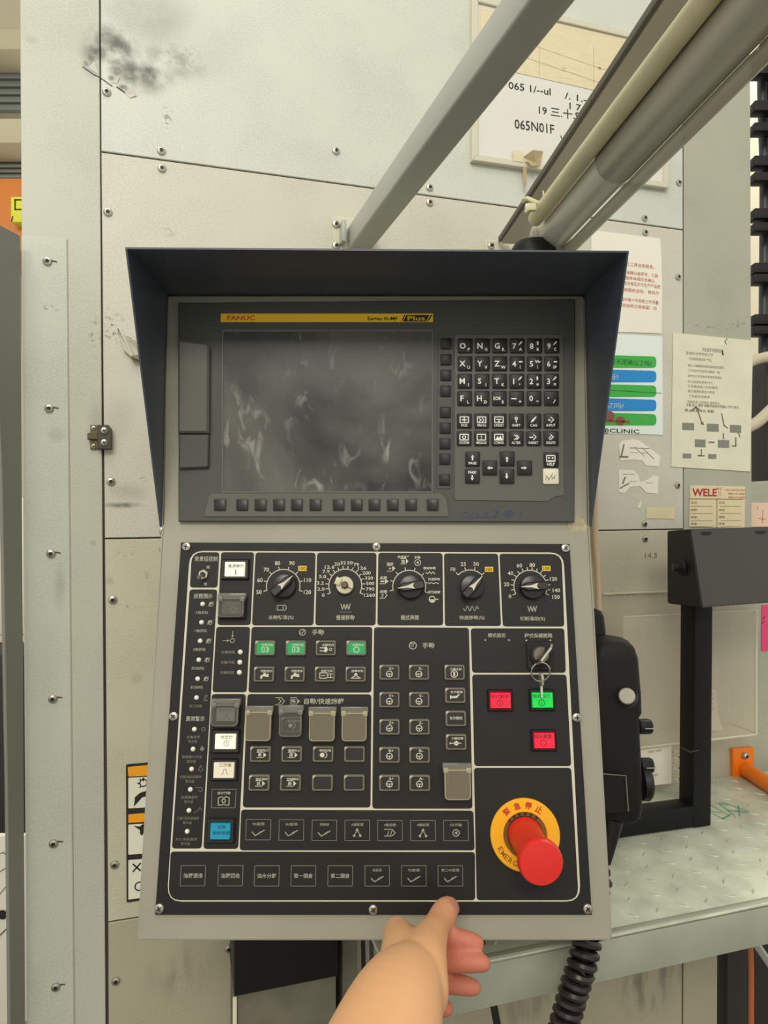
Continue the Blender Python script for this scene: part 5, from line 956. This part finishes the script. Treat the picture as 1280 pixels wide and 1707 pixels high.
for q0, q1, n, lab_ in ((68, 186, 9, 'grey ribbed shutter below the top roof beam'), (238, 298, 7, 'grey ribbed shutter above the orange crane')):
    rt = thing('roller_shutter', lab_, 'shutter', T(*px(0, q1, 5.7)))
    for i in range(n):
        ya = q0 + (q1-q0)*i/n; yb_ = q0 + (q1-q0)*(i+.78)/n; bx3('slat', (-300, ya), (50, yb_), 5.7, .06, 'slat_grey', rt, .012)
OC = thing('orange_crane', 'orange crane housing far left behind the machine wall edge', 'crane', T(*px(10, 380, 5)))
bx3('housing', (-400, 296), (60, 420), 5.0, .5, 'orange_dull', OC, .02)
SG = thing('yellow_sign', 'small yellow sign with black letter hanging on the orange crane', 'sign', T(*px(35, 350, 4.9)))
bx3('board', (18, 328), (70, 370), 4.9, .0995, 'yellow_sign', SG, .004)
SF = Frame(px(30, 345, 4.899), (1, 0, 0), (0, 0, 1)); ink('lettering', [('l', [(8, -8), (-4, -8), (-4, 8), (8, 8)], 2.2), ('l', [(-10, 28), (-8, 20)], 2)], SF, 29, 341, 'ink_black', SG, .002)
tag(bx3('white_cabinet', (-200, 830), (40, 1060), 2.2, .4, 'paper_white'), 'white cabinet glimpsed left of the grey door edge', 'cabinet')
tag(bx3('dark_crate', (-200, 1090), (40, 1392), 2.0, .19, 'dark_body'), 'dark crate glimpsed below the white cabinet', 'crate')
DW = thing('drawing_board', 'white board with pencil scribbles under the dark crate at far left', 'board', T(*px(0, 1500, 1.8))); bx3('sheet', (-200, 1394), (40, 1900), 1.8, .02, 'paper_white', DW, .002)
DFr = Frame(px(0, 1500, 1.799), (1, 0, 0), (0, 0, 1)); ink('scribble', [('l', [(-10, -80), (2, -84), (8, -76)], 1), ('l', [(-8, -50), (6, -58)], 1), ('l', [(-8, -10), (8, -30)], 1), ('d', 0, 20, 8), ('l', [(-10, 60), (10, 40)], 1.5)], DFr, 4, 1505, 'ink_black', DW, .002)

# ------------------------------------------------------------------ the hand on the panel's lower edge
def dense(pts, rad):
    if len(pts) < 3: return pts, rad
    k = 4; R_ = []
    for i in range(len(rad)-1):
        a, b0, c, d = rad[max(i-1, 0)], rad[i], rad[i+1], rad[min(i+2, len(rad)-1)]
        for j in range(k):
            t = j/k; R_.append(.5*((2*b0)+(c-a)*t+(2*a-5*b0+4*c-d)*t*t+(3*b0-a-3*c+d)*t**3))
    return spline(pts, k), R_+[rad[-1]]
def capsule_chain(bm, pts, rad):
    pts = [Vector(p) for p in pts]
    for i, (p, r) in enumerate(zip(pts, rad)):
        bmesh.ops.create_icosphere(bm, subdivisions=3, radius=r, matrix=Matrix.Translation(p))
    for (a, ra), (c, rc) in zip(zip(pts, rad), zip(pts[1:], rad[1:])):
        M = axis_M(a, c); l = (c-a).length; lathe(bm, [(ra, 0), (rc, l)], 24, 0, M)
H_ = lambda p, q, Y: px(p, q, Y)
arm = ([H_(560, 2050, .33), H_(612, 1840, .395), H_(650, 1710, .445), H_(670, 1655, .476), H_(688, 1630, .500)], [.043, .040, .0345, .0290, .0240])
palm = [([H_(678, 1640, .492), H_(672, 1592, .526), H_(662, 1552, .564)], [.0225, .0180, .0112]), ([H_(692, 1632, .512), H_(696, 1612, .555), H_(694, 1614, .585)], [.0225, .0215, .0185]), ([H_(664, 1553, .570), H_(690, 1570, .592)], [.0105, .0105]), ([H_(694, 1640, .50), H_(698, 1640, .56)], [.0230, .0200])]
thumb = ([H_(694, 1650, .486), H_(702, 1608, .506), H_(713, 1574, .532), H_(727, 1545, .559), H_(741, 1521, .581), H_(747, 1512, .590)], [.0235, .0195, .0152, .0113, .0112, .0088])
fingers = [([H_(692, 1566, .588), H_(738, 1563, .574), H_(776, 1567, .566), H_(795, 1572, .565)], [.0100, .0086, .0078, .0066]),
           ([H_(700, 1602, .585), H_(745, 1603, .566), H_(785, 1604, .556), H_(805, 1606, .554)], [.0104, .0088, .0080, .0069]),
           ([H_(698, 1630, .580), H_(740, 1637, .570), H_(775, 1643, .564), H_(790, 1646, .563)], [.0105, .0086, .0078, .0066]),
           ([H_(706, 1658, .570), H_(728, 1676, .560), H_(744, 1682, .557)], [.0100, .0078, .0064])]
hb = BM()
for ch in [arm, thumb]+palm+fingers: capsule_chain(hb, *dense(*ch))
bmesh.ops.recalc_face_normals(hb, faces=hb.faces[:])
me = bpy.data.meshes.new('hand_raw'); hb.to_mesh(me); hb.free()
ho = bpy.data.objects.new('hand_raw', me); COL.objects.link(ho)
m1 = ho.modifiers.new('r', 'REMESH'); m1.mode = 'VOXEL'; m1.voxel_size = .0015
m2 = ho.modifiers.new('s', 'SMOOTH'); m2.factor = .5; m2.iterations = 26
dg = bpy.context.evaluated_depsgraph_get(); hm_ = bpy.data.meshes.new_from_object(ho.evaluated_get(dg)); bpy.data.objects.remove(ho)
at_ = hm_.attributes.new('flush', 'FLOAT', 'POINT')
def segd(p, a, c): d = c-a; t = max(0, min(1, (p-a).dot(d)/d.length_squared)); return (p-a-d*t).length
fs_ = [(a, c) for ch, _ in fingers for a, c in zip(ch, ch[1:])]; tip_ = [(thumb[0][3], thumb[0][5])]
vals = []
for v in hm_.vertices:
    p = v.co; df = min(segd(p, a, c) for a, c in fs_); x = max(0, min(1, (p.x-.028)/.02)); f = max(0, 1-max(0, df-.009)/.010)*x*.9
    dt = segd(p, *tip_[0]); f = max(f, .38*max(0, 1-max(0, dt-.009)/.012)); vals.append(f)
at_.data.foreach_set('value', vals)
m = mat('skin', (226, 172, 124), .5, spec=.35); nt = m.node_tree; p_ = nt.nodes['Principled BSDF']
p_.inputs['Subsurface Weight'].default_value = .12; p_.inputs['Subsurface Radius'].default_value = (.008, .003, .0015); p_.inputs['Subsurface Scale'].default_value = .5
an = nt.nodes.new('ShaderNodeAttribute'); an.attribute_name = 'flush'; mx = nt.nodes.new('ShaderNodeMix'); mx.data_type = 'RGBA'; nt.links.new(an.outputs['Fac'], mx.inputs[0])
mx.inputs[6].default_value = (*lin((226, 172, 124)), 1); mx.inputs[7].default_value = (*lin((194, 114, 96)), 1); nt.links.new(mx.outputs[2], p_.inputs['Base Color'])
nn = nt.nodes.new('ShaderNodeTexNoise'); nn.inputs['Scale'].default_value = 420; nn.inputs['Detail'].default_value = 4; bb = nt.nodes.new('ShaderNodeBump'); bb.inputs['Strength'].default_value = .15; bb.inputs['Distance'].default_value = .001; nt.links.new(nn.outputs[0], bb.inputs['Height']); nt.links.new(bb.outputs[0], p_.inputs['Normal'])
hm_.materials.clear(); hm_.materials.append(m); hm_.shade_smooth()
PE = thing('person', 'left hand and bare forearm reaching up to grip the panel bottom edge', 'person', T(*H_(694, 1598, .510)))
obj('forearm_and_hand', hm_, None, PE)
td = (thumb[0][5]-thumb[0][3]).normalized(); nx_ = Vector((.32, -.75, .45)); nx_ = (nx_ - td*nx_.dot(td)).normalized(); sd = td.cross(nx_)
b = BM(); nc = thumb[0][4]*.75 + thumb[0][5]*.25; rings = []
for a_, rr_ in ((0, 1.0), (.0, .92)):
    pass
g = []
for i in range(7):
    row = []
    for j in range(7):
        u = -1+2*i/6; v_ = -1+2*j/6; wu = .0062*u*(1-.12*max(0, -v_)); lv = .0068*v_*(1-.15*u*u); rr_ = .0113
        row.append(b.verts.new(nc + td*lv + sd*wu + nx_*(math.sqrt(max(1e-9, rr_*rr_-wu*wu)) - .0004*abs(v_)**3*2)))
    g.append(row)
for i in range(6):
    for j in range(6): b.faces.new((g[i][j], g[i+1][j], g[i+1][j+1], g[i][j+1]))
bmesh.ops.solidify(b, geom=b.faces[:], thickness=.0008); obj('thumb_nail', b, 'nail', PE)
